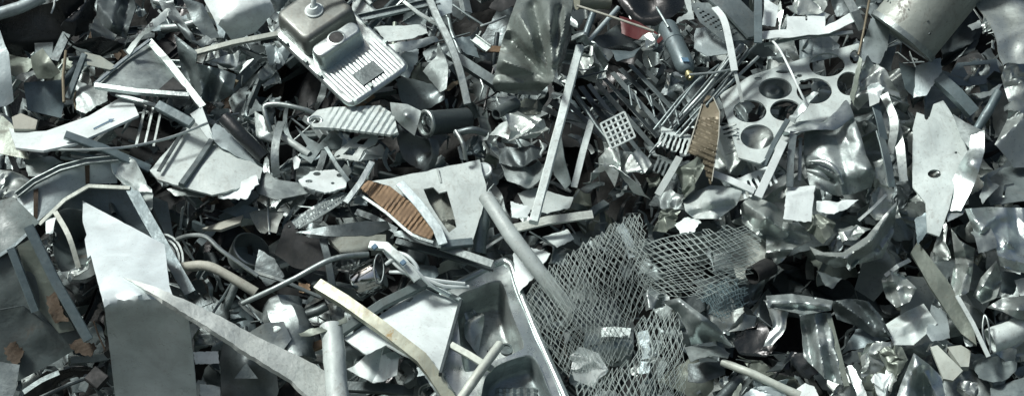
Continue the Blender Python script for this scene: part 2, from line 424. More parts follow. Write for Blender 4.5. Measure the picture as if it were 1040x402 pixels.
def sweep_mesh(path, prof, roll=0.0, taper=None, hollow=0.0, up=None, dent=0.0, seed=0, cap=True, twist=0.0):
    W = [Vector(p) for p in path]; n = len(W); m = len(prof)
    rings = []
    for i in range(n):
        if i == 0: T = W[1] - W[0]
        elif i == n - 1: T = W[-1] - W[-2]
        else: T = (W[i + 1] - W[i]).normalized() + (W[i] - W[i - 1]).normalized()
        T.normalize()
        U = (up or NRM); U = U - T * U.dot(T)
        if U.length < .05: U = VUP - T * VUP.dot(T)
        U.normalize(); Sd = T.cross(U)
        rl = roll + twist * (i / (n - 1) - .5)
        if rl:
            Sd, U = Sd * math.cos(rl) + U * math.sin(rl), U * math.cos(rl) - Sd * math.sin(rl)
        f = 1.0
        if taper: 
            t = i / (n - 1); f = taper[0] + (taper[1] - taper[0]) * t if len(taper) == 2 else np.interp(t, np.linspace(0, 1, len(taper)), taper)
        k = 1.0
        if 0 < i < n - 1:
            c = (W[i + 1] - W[i]).normalized().dot((W[i] - W[i - 1]).normalized()); k = 1 / max(.6, math.sqrt((1 + c) / 2))
        ring = []
        for a, b_ in prof:
            v = W[i] + Sd * a * f * k + U * b_ * f
            if dent:
                v = v + (Sd * a + U * b_) * noise.noise(v * 9 + Vector((seed, 0, 0))) * dent
            ring.append(v)
        rings.append((ring, W[i]))
    V, F = [], []
    if hollow:
        outer = [v for rg, c in rings for v in rg]; inner = [c + (v - c) * (1 - hollow) for rg, c in rings for v in rg]
        V = outer + inner; q = len(outer)
        for i in range(n - 1):
            for j in range(m):
                a, b_ = i * m + j, i * m + (j + 1) % m
                F += [(a, b_, b_ + m, a + m), (q + a, q + a + m, q + b_ + m, q + b_)]
        for j in range(m):
            a, b_ = j, (j + 1) % m; F.append((a, q + a, q + b_, b_))
            a, b_ = (n - 1) * m + j, (n - 1) * m + (j + 1) % m; F.append((b_, q + b_, q + a, a))
    else:
        V = [v for rg, c in rings for v in rg]
        for i in range(n - 1):
            for j in range(m):
                a, b_ = i * m + j, i * m + (j + 1) % m
                F.append((a, b_, b_ + m, a + m))
        if cap:
            F += [tuple(range(m))[::-1], tuple((n - 1) * m + j for j in range(m))]
    me = bpy.data.meshes.new('bar'); me.from_pydata([tuple(v) for v in V], [], F); me.update()
    bm = bmesh.new(); bm.from_mesh(me); bmesh.ops.recalc_face_normals(bm, faces=bm.faces); bm.to_mesh(me); bm.free()
    return finish(me)

def B(name, cat, label, mat, path, w, kind='box', h=.05, d=None, t=None, roll=0.0, smooth=0, taper=None, hollow=0.0, parent=None, lm=None, group=None, dent=.0, sub=0, up=None):
    p = pts(path, h + HB) if isinstance(path, str) else [(a, b_, c + HB + h) for a, b_, c in path]
    if smooth: p = catmull(p, smooth)
    W = [P(*q) for q in p]
    if sub:
        W2 = []
        for a, b_ in zip(W[:-1], W[1:]):
            W2 += [a.lerp(b_, i / sub) for i in range(sub)]
        W = W2 + [W[-1]]
    wm = w * PX
    if d is None: d = {'box': .7 * wm, 'flat': .006}.get(kind, .6 * wm)
    else: d = d * PX
    if kind in ('round', 'hollow') and w >= 4 and not sub and parent is None:
        W = [p_ for a_, b_ in zip(W[:-1], W[1:]) for p_ in (a_, a_.lerp(b_, .33), a_.lerp(b_, .67))] + [W[-1]]; dent = dent or .16
    me = sweep_mesh(W, profile(kind, wm, d, t or max(.005, wm * .09)), R(roll), taper, hollow, up, dent, seed=len(HEROES))
    me.name = name
    o = link(name, me, mat, parent)
    if parent is None: tag(o, label, cat, lm, group)
    elif label: o['label'] = label
    return o

def raw(name, V, F, mat, parent=None, sharp=38, recalc=True):
    me = bpy.data.meshes.new(name); me.from_pydata([tuple(v) for v in V], [], F); me.update()
    if recalc:
        bm = bmesh.new(); bm.from_mesh(me); bmesh.ops.recalc_face_normals(bm, faces=bm.faces); bm.to_mesh(me); bm.free()
    return link(name, finish(me, sharp), mat, parent)

def lathe(name, c, axis, prof, mat, parent=None, n=28, squash=1.0, ref=None):
    """Turned shape: prof = (distance along axis, radius) in metres."""
    axis = axis.normalized(); s = (ref or NRM).cross(axis)
    if s.length < .05: s = RGT.cross(axis)
    s.normalize(); u = axis.cross(s)
    V, F = [], []
    for z, r in prof:
        for i in range(n):
            a = 2 * math.pi * i / n
            V.append(c + axis * z + (s * math.cos(a) + u * math.sin(a) * squash) * max(r, 1e-4))
    for k in range(len(prof) - 1):
        for i in range(n):
            a, b_ = k * n + i, k * n + (i + 1) % n
            F.append((a, b_, b_ + n, a + n))
    F.append(tuple(range(n))[::-1]); F.append(tuple((len(prof) - 1) * n + i for i in range(n)))
    return raw(name, V, F, mat, parent)
SUN_E, SKY_E, EXPO = 4.4, 0.07, 0.0
# ================================================================== left third of the heap
# --- top left: big dark sheet with a pale rolled edge
o = S('dark_sheet', 'panel', 'large near-black sheet with a pale rolled edge', 'black gloss', '-60,30,.0 -40,2,.22 47,-3,.22 86,-12,.2 74,22,.02 48,50,-.1 12,58,-.12 -50,70,-.1', h=.0, th=.008, cr=.03, cs=.6, lm='the near-black sheet with a pale rolled edge')
B('rolled_edge', '', None, 'pale blue', '-50,30,.04 0,14,.05 20,8,.05 44,-3,.05', 13, 'round', h=.21, parent=o, d=8)
B('wire', 'wire', 'short pale wire lying on the near-black sheet', 'white plastic', '52,14,.16 55,6,.18 56,-3,.2', 2, 'round', h=.02)
S('blue_sheet', 'panel', 'pale blue cut panel standing at the heap edge beside the blue-black sheet', 'pale blue', '-30,22,.2 0,31,.2 5,46,.18 9,54,.18 14,103,.06 6,108,.06 -30,112,.1', h=.1, cr=.015, lm='the pale blue edge panel')
S('crushed_fender', 'fender', 'black glossy crushed fender flap curling to a point', 'black gloss', '62,27,.1 73,17,.16 88,5,.16 100,-3,.1 98,14,0 97,33,-.03 82,38,.0 68,34,.05', h=.08, cr=.05, cs=.25, lm='the black fender flap')
S('crushed_bumper', 'bumper', 'black glossy scooped bumper piece under the fender flap', 'black gloss', '64,35,.1 78,39,.02 100,33,.12 118,36,.14 129,40,.1 122,51,0 108,58,-.06 90,51,-.02 75,45,.02', h=.06, cr=.04, cs=.25, lm='the black scooped bumper')
S('crushed_hood', 'car panel', 'dark crumpled car panel with a sharp pale crease', 'dark steel', '99,-4,.0 135,-4,.05 138,8,.1 131,28,.1 128,40,.0 115,34,.05 104,26,.12 98,14,.08', h=.06, cr=.10, cs=.22, lm='the dark creased car panel')
S('folded_flap', 'flap', 'small olive grey square flap bent upright', 'grey steel', '35,44,.05 54,43,.05 53,55,.1 50,62,.12 36,58,.1', h=.0, cr=.01)
S('bent_plate', 'plate', 'olive grey plate bent over the square flap', 'olive', '31,58,.1 43,49,.14 61,74,.16 52,80,.1 38,80,.05 33,70,.06', h=.05, cr=.02, ctrl='44,66,.18')
S('bent_plate', 'plate', 'olive sheet lying flat behind the pale blue edge panel', 'olive', '8,55,.0 33,62,.06 34,70,.08 17,81,.1 9,76,.06', h=.02)
S('bent_plate', 'plate', 'pale creased offcut under the olive plates', 'aluminium', '14,82,.1 33,66,.04 36,79,.1 24,84,.14', h=.0)
B('plank', 'plank', 'dark slanted plank beside the square flap', 'dark steel', '55,62,.05 68,34,.05', 10, 'flat', h=.05, d=3)
B('box_bar', 'bar', 'slim steel-blue box bar leaning below the white flap', 'blue grey', '69,100,.05 86,55,.15', 6, 'box', h=.12)
B('post', 'post', 'thin rusty post standing before the olive plate', 'brown fin', '65,104,.1 64,78,.1 67,52,.05', 3.2, 'round', h=.14)
S('white_flap', 'flap', 'cream white flap bent over beside the steel-blue bar', 'cream', '86,53,.12 102,57,.1 119,68,.16 112,71,.2 89,66,.22', h=.06, cr=.01)
S('dark_plate', 'plate', 'dark blue-grey plate under the olive plates', 'blue grey', '24,84,.1 62,81,.0 66,101,-.05 62,120,-.02 28,112,.05', h=.0, cr=.02)
S('corner_plate', 'plate', 'small pale corner plate tucked behind the white board', 'galvanised', '77,80,.06 83,82,.08 109,91,.1 110,103,.12 86,116,.14 76,112,.12', h=.06)

# --- white tapered duct with printing
o = S('tapered_plate', 'plate', 'white tapered plate printed with dark marks', 'dirty white', '126,52,.05 163,8,.14 171,11,.16 175,19,.12 160,27,.2 142,41,.14 131,57,.1', h=.14, th=.012, ctrl='150,25,.23', lm='the white tapered plate with print')
S('printed_square', '', None, 'ink', '151,24,0 155,23,0 156,27,0 152,28,0', h=.385, th=.002, parent=o, holes=[(153.6, 25.4, .9, .9)], res=1.2, dent=0)
for i, (x, y) in enumerate([(148, 29), (144.5, 32), (141, 34.5), (138, 37)]):
    S('printed_letter', '', None, 'ink', [(x, y - 2.2, 0), (x + 1.8, y - 3, 0), (x + 2.6, y - 1, 0), (x + .8, y, 0)], h=.372 - i * .02, th=.002, parent=o, holes=[(x + 1.3, y - 1.5, .5, .5)], res=1.2, dent=0)

# --- open grey tray
o = S('metal_tray', 'tray', 'open grey metal tray with raised pale side rails', 'galvanised', '98,87,.22 152,42,.02 190,78,.06 192,95,.2 140,92,.24', h=.04, cr=.01, lm='the open grey tray')
B('side_rail', '', None, 'aluminium', '151,41,.0 172,64,.08 206,108,.16', 7, 'L', h=.1, parent=o, d=9, t=.01)
B('front_lip', '', None, 'bright steel', '96,86,.24 140,92,.26 192,96,.24', 4.5, 'L', h=.08, parent=o, d=6, t=.01)
B('back_lip', '', None, 'bright steel', '96,86,.22 123,63,.12 152,41,.02', 3.5, 'box', h=.08, parent=o)
S('cut_corner', '', None, 'black matt', '160,92,.2 176,78,.16 190,91,.2', h=.06, th=.003, parent=o, dent=0)  # flat black triangle lying on the tray

S('crushed_sheet', 'car panel', 'dark green-grey crumpled strip curling beside the white tapered plate', 'dark steel', '160,0,.05 178,2,.1 190,20,.16 206,40,.18 226,45,.1 206,52,.05 194,44,.12 178,24,.1 166,12,.08', h=.12, cr=.05, cs=.2)
S('grey_sheet', 'sheet', 'smooth grey sheet tucked under the white box panel', 'grey steel', '183,-4,.1 206,2,.1 216,22,.05 225,39,.0 210,40,.02 196,24,.08', h=.04)
o = S('folded_sheet', 'panel', 'large white box panel bent along one edge', 'white paint', '204,-6,.1 272,-6,.1 279,12,.1 260,33,.06 237,43,.0 218,21,.12', h=.16, th=.012, ctrl='222,21,.2 240,12,.24 256,6,.24 268,2,.2', lm='the white box panel')
B('rail', 'rail', 'long beige rail under the white box panel', 'cream', '199,54,.1 236,44,.12 282,35,.08', 6, 'box', h=.18, d=4)
S('crushed_sheet', 'crushed sheet', 'dark grey folded car sheet below the beige rail', 'grey steel', '177,35,.05 200,53,.15 199,65,.1 224,70,.18 240,76,.1 236,96,.02 222,104,.0 201,102,.05 186,80,.0', h=.06, cr=.11, cs=.24, lm='the dark folded car sheet')
S('curved_sheet', 'curved sheet', 'pale curved sheet peeking from under the beige rail', 'aluminium', '214,60,.1 230,53,.16 245,50,.1 241,66,.1 231,71,.05', h=.04)

# --- bars of the ladder grate
o = B('grate', 'grate', 'white ladder grate of thin bars under the grey tray', 'aluminium', '138,150,.14 150,98,.08', 3, 'box', h=.1, lm='the ladder grate')
for a, b_ in (((147, 148), (158, 99)), ((156, 149), (166, 101))):
    B('grate_bar', '', None, 'aluminium', [(*a, .14), (*b_, .08)], 2.6, 'box', h=.1, parent=o)
B('top_bar', '', None, 'galvanised', '118,96,.08 150,105,.12 172,112,.1', 4, 'box', h=.13, parent=o)
B('box_section', 'bar', 'short grey box section lying across the ladder grate', 'blue grey', '160,107,.14 195,126,.14', 10, 'box', h=.2, lm='the short grey box section')

# --- white board with a blue arrow
o = S('white_board', 'board', 'long white curved board with a blue arrow', 'white paint', '9,130,.02 28,134,.04 47,133,.06 90,118,.02 131,94,-.06 141,117,.12 110,131,.18 76,146,.24 44,153,.24 16,150,.18', h=.18, th=.016, ctrl='60,140,.16', cr=.003, lm='the white board with a blue arrow')
o2 = B('arrow', '', None, 'blue print', '95,131,0 112,122.5,-.04', 1.6, 'flat', h=.345, parent=o, d=.4)
S('arrow_head', '', None, 'blue print', '110,121,0 116,120.5,0 112.5,125,0', h=.31, th=.003, parent=o2, res=1.5, dent=0)
B('box_bar', 'bar', 'dark blue-grey box bar end laid over the white board', 'blue grey', '66,137,.3 105,151,.22 152,172,.1', 8, 'box', h=.14, lm='the dark box bar on the white board')
S('block', 'block', 'beige block half buried before the white board', 'tan', '12,119,.1 21,115,.08 38,122,.1 36,131,.12 14,131,.14', h=.12, th=.04)
S('curved_sheet', 'curved sheet', 'brownish curved sheet at the left heap edge', 'olive', '-30,112,.1 3,118,.12 12,126,.12 25,150,.2 30,162,.2 10,158,.16 -30,150,.1', h=.05, cr=.02)
B('bent_rod', 'rod', 'long thin pale rod sweeping past the dark box bar', 'aluminium', '43,152,.24 90,152,.3 132,149,.26 175,139,.24 211,125,.2', 2.8, 'round', h=.14, smooth=4, lm='the long thin sweeping rod')
B('cut_tube', 'tube', 'blue painted tube pair end under the sweeping rod', 'blue grey', '72,155,.1 106,161,.1', 4, 'round', h=.14)
B('cut_tube', 'tube', 'pale tube lying below the blue painted tube', 'galvanised', '62,160,.08 112,168,.1', 4, 'round', h=.1)

# --- L trough panel with brown seams
o = S('sheet_trough', 'panel', 'grey bent trough panel with brown seams', 'pale blue', '17,200,.1 36,185,.14 62,173,.18 88,166,.2 119,163,.16 119,186,.08 90,187,.1 66,202,.1 38,225,.1 24,230,.08', h=.12, cr=.004, th=.01, lm='the bent trough panel')
S('seam', '', None, 'rust', '86,167,0 91,166.5,0 91,186,-.1 87,187,-.1', h=.335, th=.006, parent=o)
S('seam', '', None, 'rust', '34,193,0 39,191,0 38,224,-.06 34,222,-.05', h=.275, th=.006, parent=o)
S('trough_floor', '', None, 'blue grey', '66,203,.0 90,188,.02 131,190,.02 170,205,.0 180,262,-.1 120,230,-.1 60,225,-.1', h=.06, parent=o)
B('top_flange', '', None, 'galvanised', '18,199,.11 36,185,.16 62,172,.2 88,165,.22 120,162,.18', 6, 'U', h=.13, parent=o, d=4)
S('side_wall', '', None, 'dark steel', '119,163,.15 131,161,.14 152,205,.12 190,290,.16 178,262,.0 131,190,.02', h=.1, parent=o, th=.01)
B('trough_lip', '', None, 'cream', '40,228,.1 66,203,.12 90,189,.12 132,191,.12', 4, 'flat', h=.14, parent=o, d=2)
B('channel', 'channel', 'long grey steel channel beside the tall white panel', 'blue grey', '127,180,.06 150,222,.12 193,297,.22', 11, 'C', h=.18, d=8, t=.01, lm='the long grey channel')
S('crumpled_bag', 'crumpled sheet', 'white crumpled ball of sheet at the channel top', 'dirty white', '114,166,.1 131,159,.16 149,178,.18 156,198,.1 152,214,.0 138,207,.02 126,192,.1 116,186,.08', h=.16, cr=.10, cs=.18, smooth=True, lm='the white crumpled ball')
S('crumpled_foil', 'crumpled sheet', 'olive crumpled foil at the left edge', 'crushed aluminium', '-20,168,.1 18,170,.12 40,176,.1 45,198,.06 20,202,.06 -20,204,.1', h=.1, cr=.12, cs=.12)
S('pale_sheet', 'sheet', 'pale flat sheet behind the trough panel', 'aluminium', '24,163,.1 52,158,.1 66,166,.1 40,181,.16 28,180,.16', h=.06)

# --- pale cabinet door
o = S('appliance_casing', 'panel', 'large pale cabinet door with a raised grey rib', 'dirty white', '152,173,.16 200,117,.0 218,144,.06 268,171,.12 262,186,.22 240,192,.27 215,198,.28 188,190,.24 160,182,.2', h=.13, th=.016, lm='the pale cabinet door')
B('rib', '', None, 'grey steel', '184,188,.24 200,166,.16 215,143,.08', 6, 'box', h=.15, parent=o, d=5)
B('groove', '', None, 'dark steel', '161,174,.2 188,130,.06', 4, 'flat', h=.142, parent=o, d=1)
S('top_flange', '', None, 'white paint', '193,116,.05 205,108,.1 218,143,.08 212,142,.05', h=.16, parent=o)
B('bent_pipe', 'pipe', 'black pipe piece above the pale cabinet door', 'black gloss', '228,120,.16 244,136,.16 268,160,.1', 15, 'hollow', h=.16, hollow=.15, dent=.2, lm='the black pipe piece')
S('grey_sheet', 'sheet', 'narrow grey sheet under the black pipe piece', 'pale blue', '211,135,.1 219,124,.06 252,153,.08 262,168,.1 240,160,.12 222,150,.12', h=.14)
S('white_flap', 'flap', 'white torn flap below the pale cabinet door', 'white paint', '222,204,.14 240,191,.1 259,177,.12 264,192,.16 248,203,.22', h=.24, jag=.6)
S('white_flap', 'flap', 'narrow pale flap wedged under the cabinet door corner', 'aluminium', '168,190,.1 212,193,.14 208,201,.16 178,200,.14', h=.18)

# --- big grey green bin
o = S('steel_bin', 'bin', 'big grey-green steel bin side with ribs and rust patches', 'grey green paint', '-40,275,.3 0,262,.3 28,236,.34 75,330,.06 92,345,.0 58,366,-.08 20,386,-.1 -40,400,-.1', h=.1, cr=.012, cs=.35, dent=.008, lm='the grey-green bin')
B('rib', '', None, 'blue grey', '11,252,.3 24,285,.2 36,316,.09', 8, 'box', h=.18, parent=o, d=6)
B('rib', '', None, 'blue grey', '29,230,.34 56,285,.2 90,345,.03', 10, 'box', h=.2, parent=o, d=8)
S('inner_wall', '', None, 'olive', '17,250,.31 30,243,.33 76,335,.04 60,338,.03 38,312,.1', h=.13, parent=o, th=.003)
S('rust_patch', '', None, 'rust', '47,300,.15 58,296,.16 64,318,.1 70,326,.08 56,328,.06 50,318,.1', h=.15, parent=o, jag=.8, th=.006)
B('weld_seam', '', None, 'dark steel', '-20,318,.16 24,310,.14 52,330,.05', 1.6, 'round', h=.115, parent=o)
S('rust_patch', '', None, 'rust', '4,352,.0 16,346,.03 24,356,-.01 18,372,-.04 8,366,-.03', h=.12, parent=o, jag=.9, th=.006)
B('top_rim', '', None, 'blue grey', '-10,266,.31 12,252,.325 30,236,.345', 4, 'box', h=.11, parent=o)
S('rust_patch', '', None, 'rust', '70,349,.0 82,343,.01 98,352,0 92,362,-.03 76,358,-.03', h=.16, parent=o, jag=.8, th=.008)
S('curved_flange', 'flange', 'blue-grey curved flange hooked over the grey-green bin', 'grey green paint', '-30,210,.2 14,200,.26 22,208,.28 40,226,.3 26,236,.22 0,262,.2 -30,275,.2', h=.2, cr=.02)
B('curved_strip', 'strip', 'pale curved strip rising from the dark bowl', 'cream', '56,215,.16 70,240,.22 80,272,.16', 5, 'flat', h=.14, smooth=4, d=1.2, lm='the pale curved strip')
S('paper_tag', 'tag', 'small white tag above the chain', 'white paint', '46,222,.1 57,220,.1 54,237,.14 46,238,.14', h=.14, th=.003)
ch = root('chain', P(50, 250, .2), 'dark chain hanging below the white tag', 'chain')
for i in range(9):
    c = P(55 - i * 1.1, 236 + i * 3.6, .27 - i * .008)
    a = Vector((math.cos(i * 1.57), .3, math.sin(i * 1.57)))
    rg = [c + (RGT * math.cos(t) * .022 * (1 if i % 2 else .5) + VUP * math.sin(t) * .03 + NRM * math.cos(t) * (0 if i % 2 else .02)) for t in np.linspace(0, 6.283, 11)[:-1]]
    V, F = [], []
    for k, v in enumerate(rg):
        n_ = (v - c).normalized(); b2 = NRM
        for t in range(5):
            V.append(v + n_ * math.cos(t * 1.2566) * .007 + b2 * math.sin(t * 1.2566) * .007)
    for k in range(10):
        for t in range(5):
            F.append((k * 5 + t, k * 5 + (t + 1) % 5, ((k + 1) % 10) * 5 + (t + 1) % 5, ((k + 1) % 10) * 5 + t))
    raw('chain_link', V, F, 'dark steel', ch)
S('dark_bowl', 'bowl', 'dark concave steel bowl left of the tall white panel', 'grey green paint', '58,216,.2 84,214,.2 98,236,.14 100,272,.16 82,284,.18 64,278,.16 54,250,.14', h=.0, ctrl='82,245,-.1', smooth=True, lm='the dark concave bowl')
S('bent_offcut', 'offcut', 'small shiny twisted offcut by the white panel edge', 'crushed aluminium', '62,278,.1 84,268,.14 92,262,.12 90,272,.14 72,286,.16', h=.14, cr=.04, cs=.1)

# --- tall white panel
o = S('tall_sheet', 'panel', 'tall white sheet panel bent across its middle with torn edge', 'panel steel', '84,204,.0 99,212,.05 167,248,.31 172,290,.62 179,310,.76 191,320,.68 196,360,.24 201,410,-.2 118,410,-.22 106,312,.74 92,259,.37 89,262,.38 86,243,.27 88,238,.24 84,225,.14',
  h=.2, th=.01, ctrl='100,290,.60 103,303,.76 140,301,.80 172,302,.76 150,275,.53 165,280,.56 150,350,.24 120,250,.32 150,390,-.08 110,340,.36 190,350,.34 130,325,.53 170,325,.53', dent=.001, cr=.003, cs=.3, jag=.12, lm='the tall white panel')

# --- weathered blade
S('long_blade', 'blade', 'long weathered pointed blade lying over the tall white panel', 'blade grey', '125,281,.68 158,291,.84 214,316,.74 262,342,.62 305,362,.5 334,379,.44 352,412,.44 322,412,.54 296,386,.58 268,369,.68 214,334,.82 165,304,.92', h=.16, th=.03, ctrl='250,350,.68 300,375,.56', jag=.4, lm='the long weathered blade')
B('curved_tube', 'tube', 'grey thin tube arching over the tan pipe', 'aluminium', '180,243,.1 194,239,.2 210,241,.22 226,255,.22 262,280,.18', 4.4, 'round', h=.14, smooth=5, lm='the grey arching tube')
o = root('ring_stack', P(172, 258, .2), 'nested curved pale rings beside the grey channel', 'rings')
for k in range(4):
    B('ring', '', None, 'aluminium', [(165 + (22 - k * 4) * math.sin(t) * .95 , 264 - (26 - k * 4.5) * math.cos(t), .14 - k * .025) for t in np.linspace(-.5, 2.3, 12)], 2.4, 'flat', h=.1, parent=o, d=2)
B('tan_pipe', 'pipe', 'tan stained pipe under the grey arching tube', 'tan', '184,271,.12 210,270,.2 234,281,.2 260,297,.16', 9.5, 'round', h=.1, smooth=4, lm='the tan stained pipe')
S('black_fold', 'folded sheet', 'black folded sheet standing upright', 'black gloss', '188,236,.1 203,215,.2 214,199,.18 222,208,.1 213,226,.12 198,236,.1', h=.14, ctrl='205,222,.26', lm='the black upright folded sheet')
o = lathe('steel_pot', P(252, 258, .12), (NRM * .8 + Vector((.5, .1, .2))), [(-.1, .08), (-.08, .115), (.02, .13), (.06, .135), (.065, .125), (.0, .115), (-.06, .1), (-.065, .0)], 'aluminium')
tag(o, 'round pale steel pot with dark mouth', 'pot')
S('plank', 'plank', 'short beige plank beside the black folded sheet', 'tan', '205,232,.1 222,226,.14 247,218,.12 244,226,.16 224,233,.18', h=.1, th=.02)
S('dark_sheet', 'sheet', 'grey leaning sheet behind the short beige plank', 'blue grey', '222,214,.1 246,206,.14 263,212,.1 262,224,.08 240,221,.12', h=.06)

# --- bottom left corner
o = S('crushed_fender', 'fender', 'black glossy curled fender at the bottom left', 'black gloss', '17,404,.1 30,386,.14 52,371,.18 84,364,.18 112,368,.1 104,380,.02 80,384,.05 60,392,.05 44,410,.05', h=.12, cr=.04, cs=.3, ctrl='50,380,.24 80,372,.22', lm='the curled black fender')
B('fender_trim', '', None, 'grey steel', '24,398,.22 42,386,.24 60,378,.24', 5, 'flat', h=.12, parent=o, d=1, smooth=3)
S('corner_sheet', 'sheet', 'pale sheet corner at the bottom left edge', 'galvanised', '-30,366,.2 0,367,.2 20,370,.18 16,396,.12 8,412,.1 -30,412,.12', h=.16, cr=.02)
o = B('relay_box', 'box', 'small black box with a metal lug below the bin', 'black matt', '92,379,.16 105,389,.16', 16, 'box', h=.14, d=8)
lathe('lug', P(88, 383, .34), NRM, [(0, .02), (.012, .02)], 'aluminium', o, n=12)
B('rod', 'rod', 'black rod beneath the curled black fender', 'dark steel', '40,404,.1 70,390,.14 92,382,.12', 4, 'round', h=.16)
o = S('black_kettle', 'kettle', 'dark rounded kettle under the long weathered blade', 'dark steel', '226,350,.1 236,338,.2 258,342,.22 276,362,.2 280,404,.1 232,412,.06 224,382,.06', h=.02, smooth=True, ctrl='248,370,.26 252,352,.26', lm='the dark rounded kettle')
S('kettle_fold', '', None, 'dark steel', '238,384,0 250,368,.02 262,384,0', h=.27, th=.004, parent=o)
S('white_label', 'plate', 'white small plate between the tall panel and the kettle', 'white paint', '196,357,.1 222,356,.1 223,369,.14 198,370,.14', h=.08, lm='the white small plate')
S('pale_offcut', 'offcut', 'pale square offcut at the bottom beside the tall panel', 'dirty white', '202,389,.1 224,393,.1 224,412,.14 204,412,.14', h=.08)
S('bent_plate', 'plate', 'slim pale crossed strip under the long blade', 'aluminium', '190,330,.1 206,322,.1 208,328,.12 193,346,.14', h=.1)
o = lathe('rubber_wheel', P(282, 402, .1), (NRM + Vector((.2, -.2, .3))), [(-.06, .14), (-.05, .19), (.05, .19), (.06, .14), (.03, .1), (.03, .04), (.05, .035), (.05, 0)], 'black matt')
tag(o, 'black wheel at the bottom below the weathered blade', 'wheel')
# ================================================================== middle of the heap
# --- upside-down double sink
A_, B_, C_, D_ = (273, 31, .16), (355, 109, .36), (418, 66, .34), (336, -12, .14)
def SK(a, b_, z=0.0):
    p = [A_[i] + a * (B_[i] - A_[i]) + b_ * (D_[i] - A_[i]) + a * b_ * (C_[i] - B_[i] - D_[i] + A_[i]) for i in range(3)]
    return P(p[0], p[1], p[2] + HB + .04) + SKN * z
SKN = Vector((0, 0, 0))
SKN = (SK(1, .5) - SK(0, .5)).cross(SK(.5, 1) - SK(.5, 0)).normalized()
if SKN.dot(CAM - SK(.5, .5)) < 0: SKN = -SKN
def rrect(a0, a1, b0, b1, r, n=7):
    out = []
    for ca, cb, s in ((a1 - r, b1 - r * 1.5, 0), (a0 + r, b1 - r * 1.5, 1), (a0 + r, b0 + r * 1.5, 2), (a1 - r, b0 + r * 1.5, 3)):
        for i in range(n):
            t = (s + i / (n - 1)) * math.pi / 2
            out.append((ca + r * math.cos(t), cb + r * 1.5 * math.sin(t)))
    return out
sink = root('kitchen_sink', SK(.5, .5, 0), 'upside-down double bowl sink with ribbed drainboard', 'sink', lm='the upside-down sink')
# deck: grid with pressed grooves, folded rim
nx, ny = 90, 110
V, F = [], []
def deckz(a, b_):
    z = 0.0
    if a > .6 and .08 < b_ < .92:
        f = min(1, (a - .6) / .05) * min(1, (.97 - a) / .03) if a < .97 else 0
        z += .0011 * max(0, f) * math.sin(b_ * 2 * math.pi * 19)
    e = min(a, 1 - a, b_ * .7, (1 - b_) * .7)
    if e < .025: z -= .022 * (1 - e / .025) ** 2
    return z
for j in range(ny + 1):
    for i in range(nx + 1):
        a, b_ = i / nx, j / ny
        # round the four corners by pulling the square onto a superellipse
        x, y = 2 * a - 1, 2 * b_ - 1
        m_ = max(abs(x), abs(y))
        if m_ > 0:
            k = (abs(x / m_) ** 14 + abs(y / m_) ** 9) ** (-1 / 11)
            f = 1 - (1 - k) * m_ ** 6
            x, y = x * f, y * f
        V.append(SK((x + 1) / 2, (y + 1) / 2, deckz(a, b_)))
for j in range(ny):
    for i in range(nx):
        a = j * (nx + 1) + i; F.append((a, a + 1, a + nx + 2, a + nx + 1))
n0 = len(V)
V += [v - SKN * .006 for v in V]
F += [tuple(q + n0 for q in f)[::-1] for f in F]
bd = [i for i in range(nx)] + [nx + j * (nx + 1) for j in range(ny)] + [ny * (nx + 1) + i for i in range(nx, 0, -1)] + [j * (nx + 1) for j in range(ny, 0, -1)]
for a, b_ in zip(bd, bd[1:] + bd[:1]): F.append((a, b_, b_ + n0, a + n0))
raw('deck', V, F, 'sink steel', sink, 30)
def bowl(name, a0, a1, b0, b1, dep, mat, par, r=.06):
    loops = [(0, -.002), (0, .3), (.008, .7), (.016, .9), (.03, .98), (.05, 1.0)]
    V, F = [], []
    for ins, z in loops:
        ins *= min(1, (a1 - a0) / .3)
        for a, b_ in rrect(a0 + ins, a1 - ins, b0 + ins * 1.4, b1 - ins * 1.4, max(.012, min(r, (a1 - a0) / 2 - ins - .004) - ins * .2)): V.append(SK(a, b_, z * dep))
    m = len(V) // len(loops)
    for k in range(len(loops) - 1):
        for i in range(m): F.append((k * m + i, k * m + (i + 1) % m, (k + 1) * m + (i + 1) % m, (k + 1) * m + i))
    F.append(tuple((len(loops) - 1) * m + i for i in range(m)))
    return raw(name, V, F, mat, par, 50)
bb = bowl('bowl', .03, .425, .1, .92, .165, 'sink bowl coat', sink)
sb = bowl('bowl', .455, .60, .1, .80, .135, 'sink steel', sink, .055)
# drain fitting and hose of the big bowl
c = SK(.235, .5, .165)
dr = lathe('drain', c, SKN, [(0, .066), (.012, .066), (.018, .055), (.03, .05), (.045, .036), (.05, .033), (.05, .022), (.03, .02), (.03, 0)], 'white plastic', bb)
hp = [SK(.235, .5, .2), SK(.215, .56, .25), SK(.2, .66, .27), SK(.23, .78, .26), SK(.29, .9, .22), SK(.36, 1.0, .16)]
me = sweep_mesh(catmull([tuple(v) for v in hp], 6), profile('round', .036, 0, 0)); me.name = 'hose'
link('hose', me, 'white plastic', bb)
c = SK(.527, .46, .136)
lathe('drain_hole', c, SKN, [(0, .052), (.003, .052), (.004, .045), (.0045, .0)], 'black matt', sb)  # black disc painted in for the dark inside of the open drain
lathe('drain_ring', c, SKN, [(0, .064), (.004, .064), (.006, .056), (.0065, .053), (.002, .053)], 'sink steel', sb)
raw('sticker', [SK(a, b_, z) for z in (.008, .0105) for a, b_ in ((.775, .34), (.915, .34), (.915, .68), (.775, .68))], [(0, 1, 2, 3), (4, 5, 6, 7), (0, 1, 5, 4), (1, 2, 6, 5), (2, 3, 7, 6), (3, 0, 4, 7)], 'dark steel', sink)
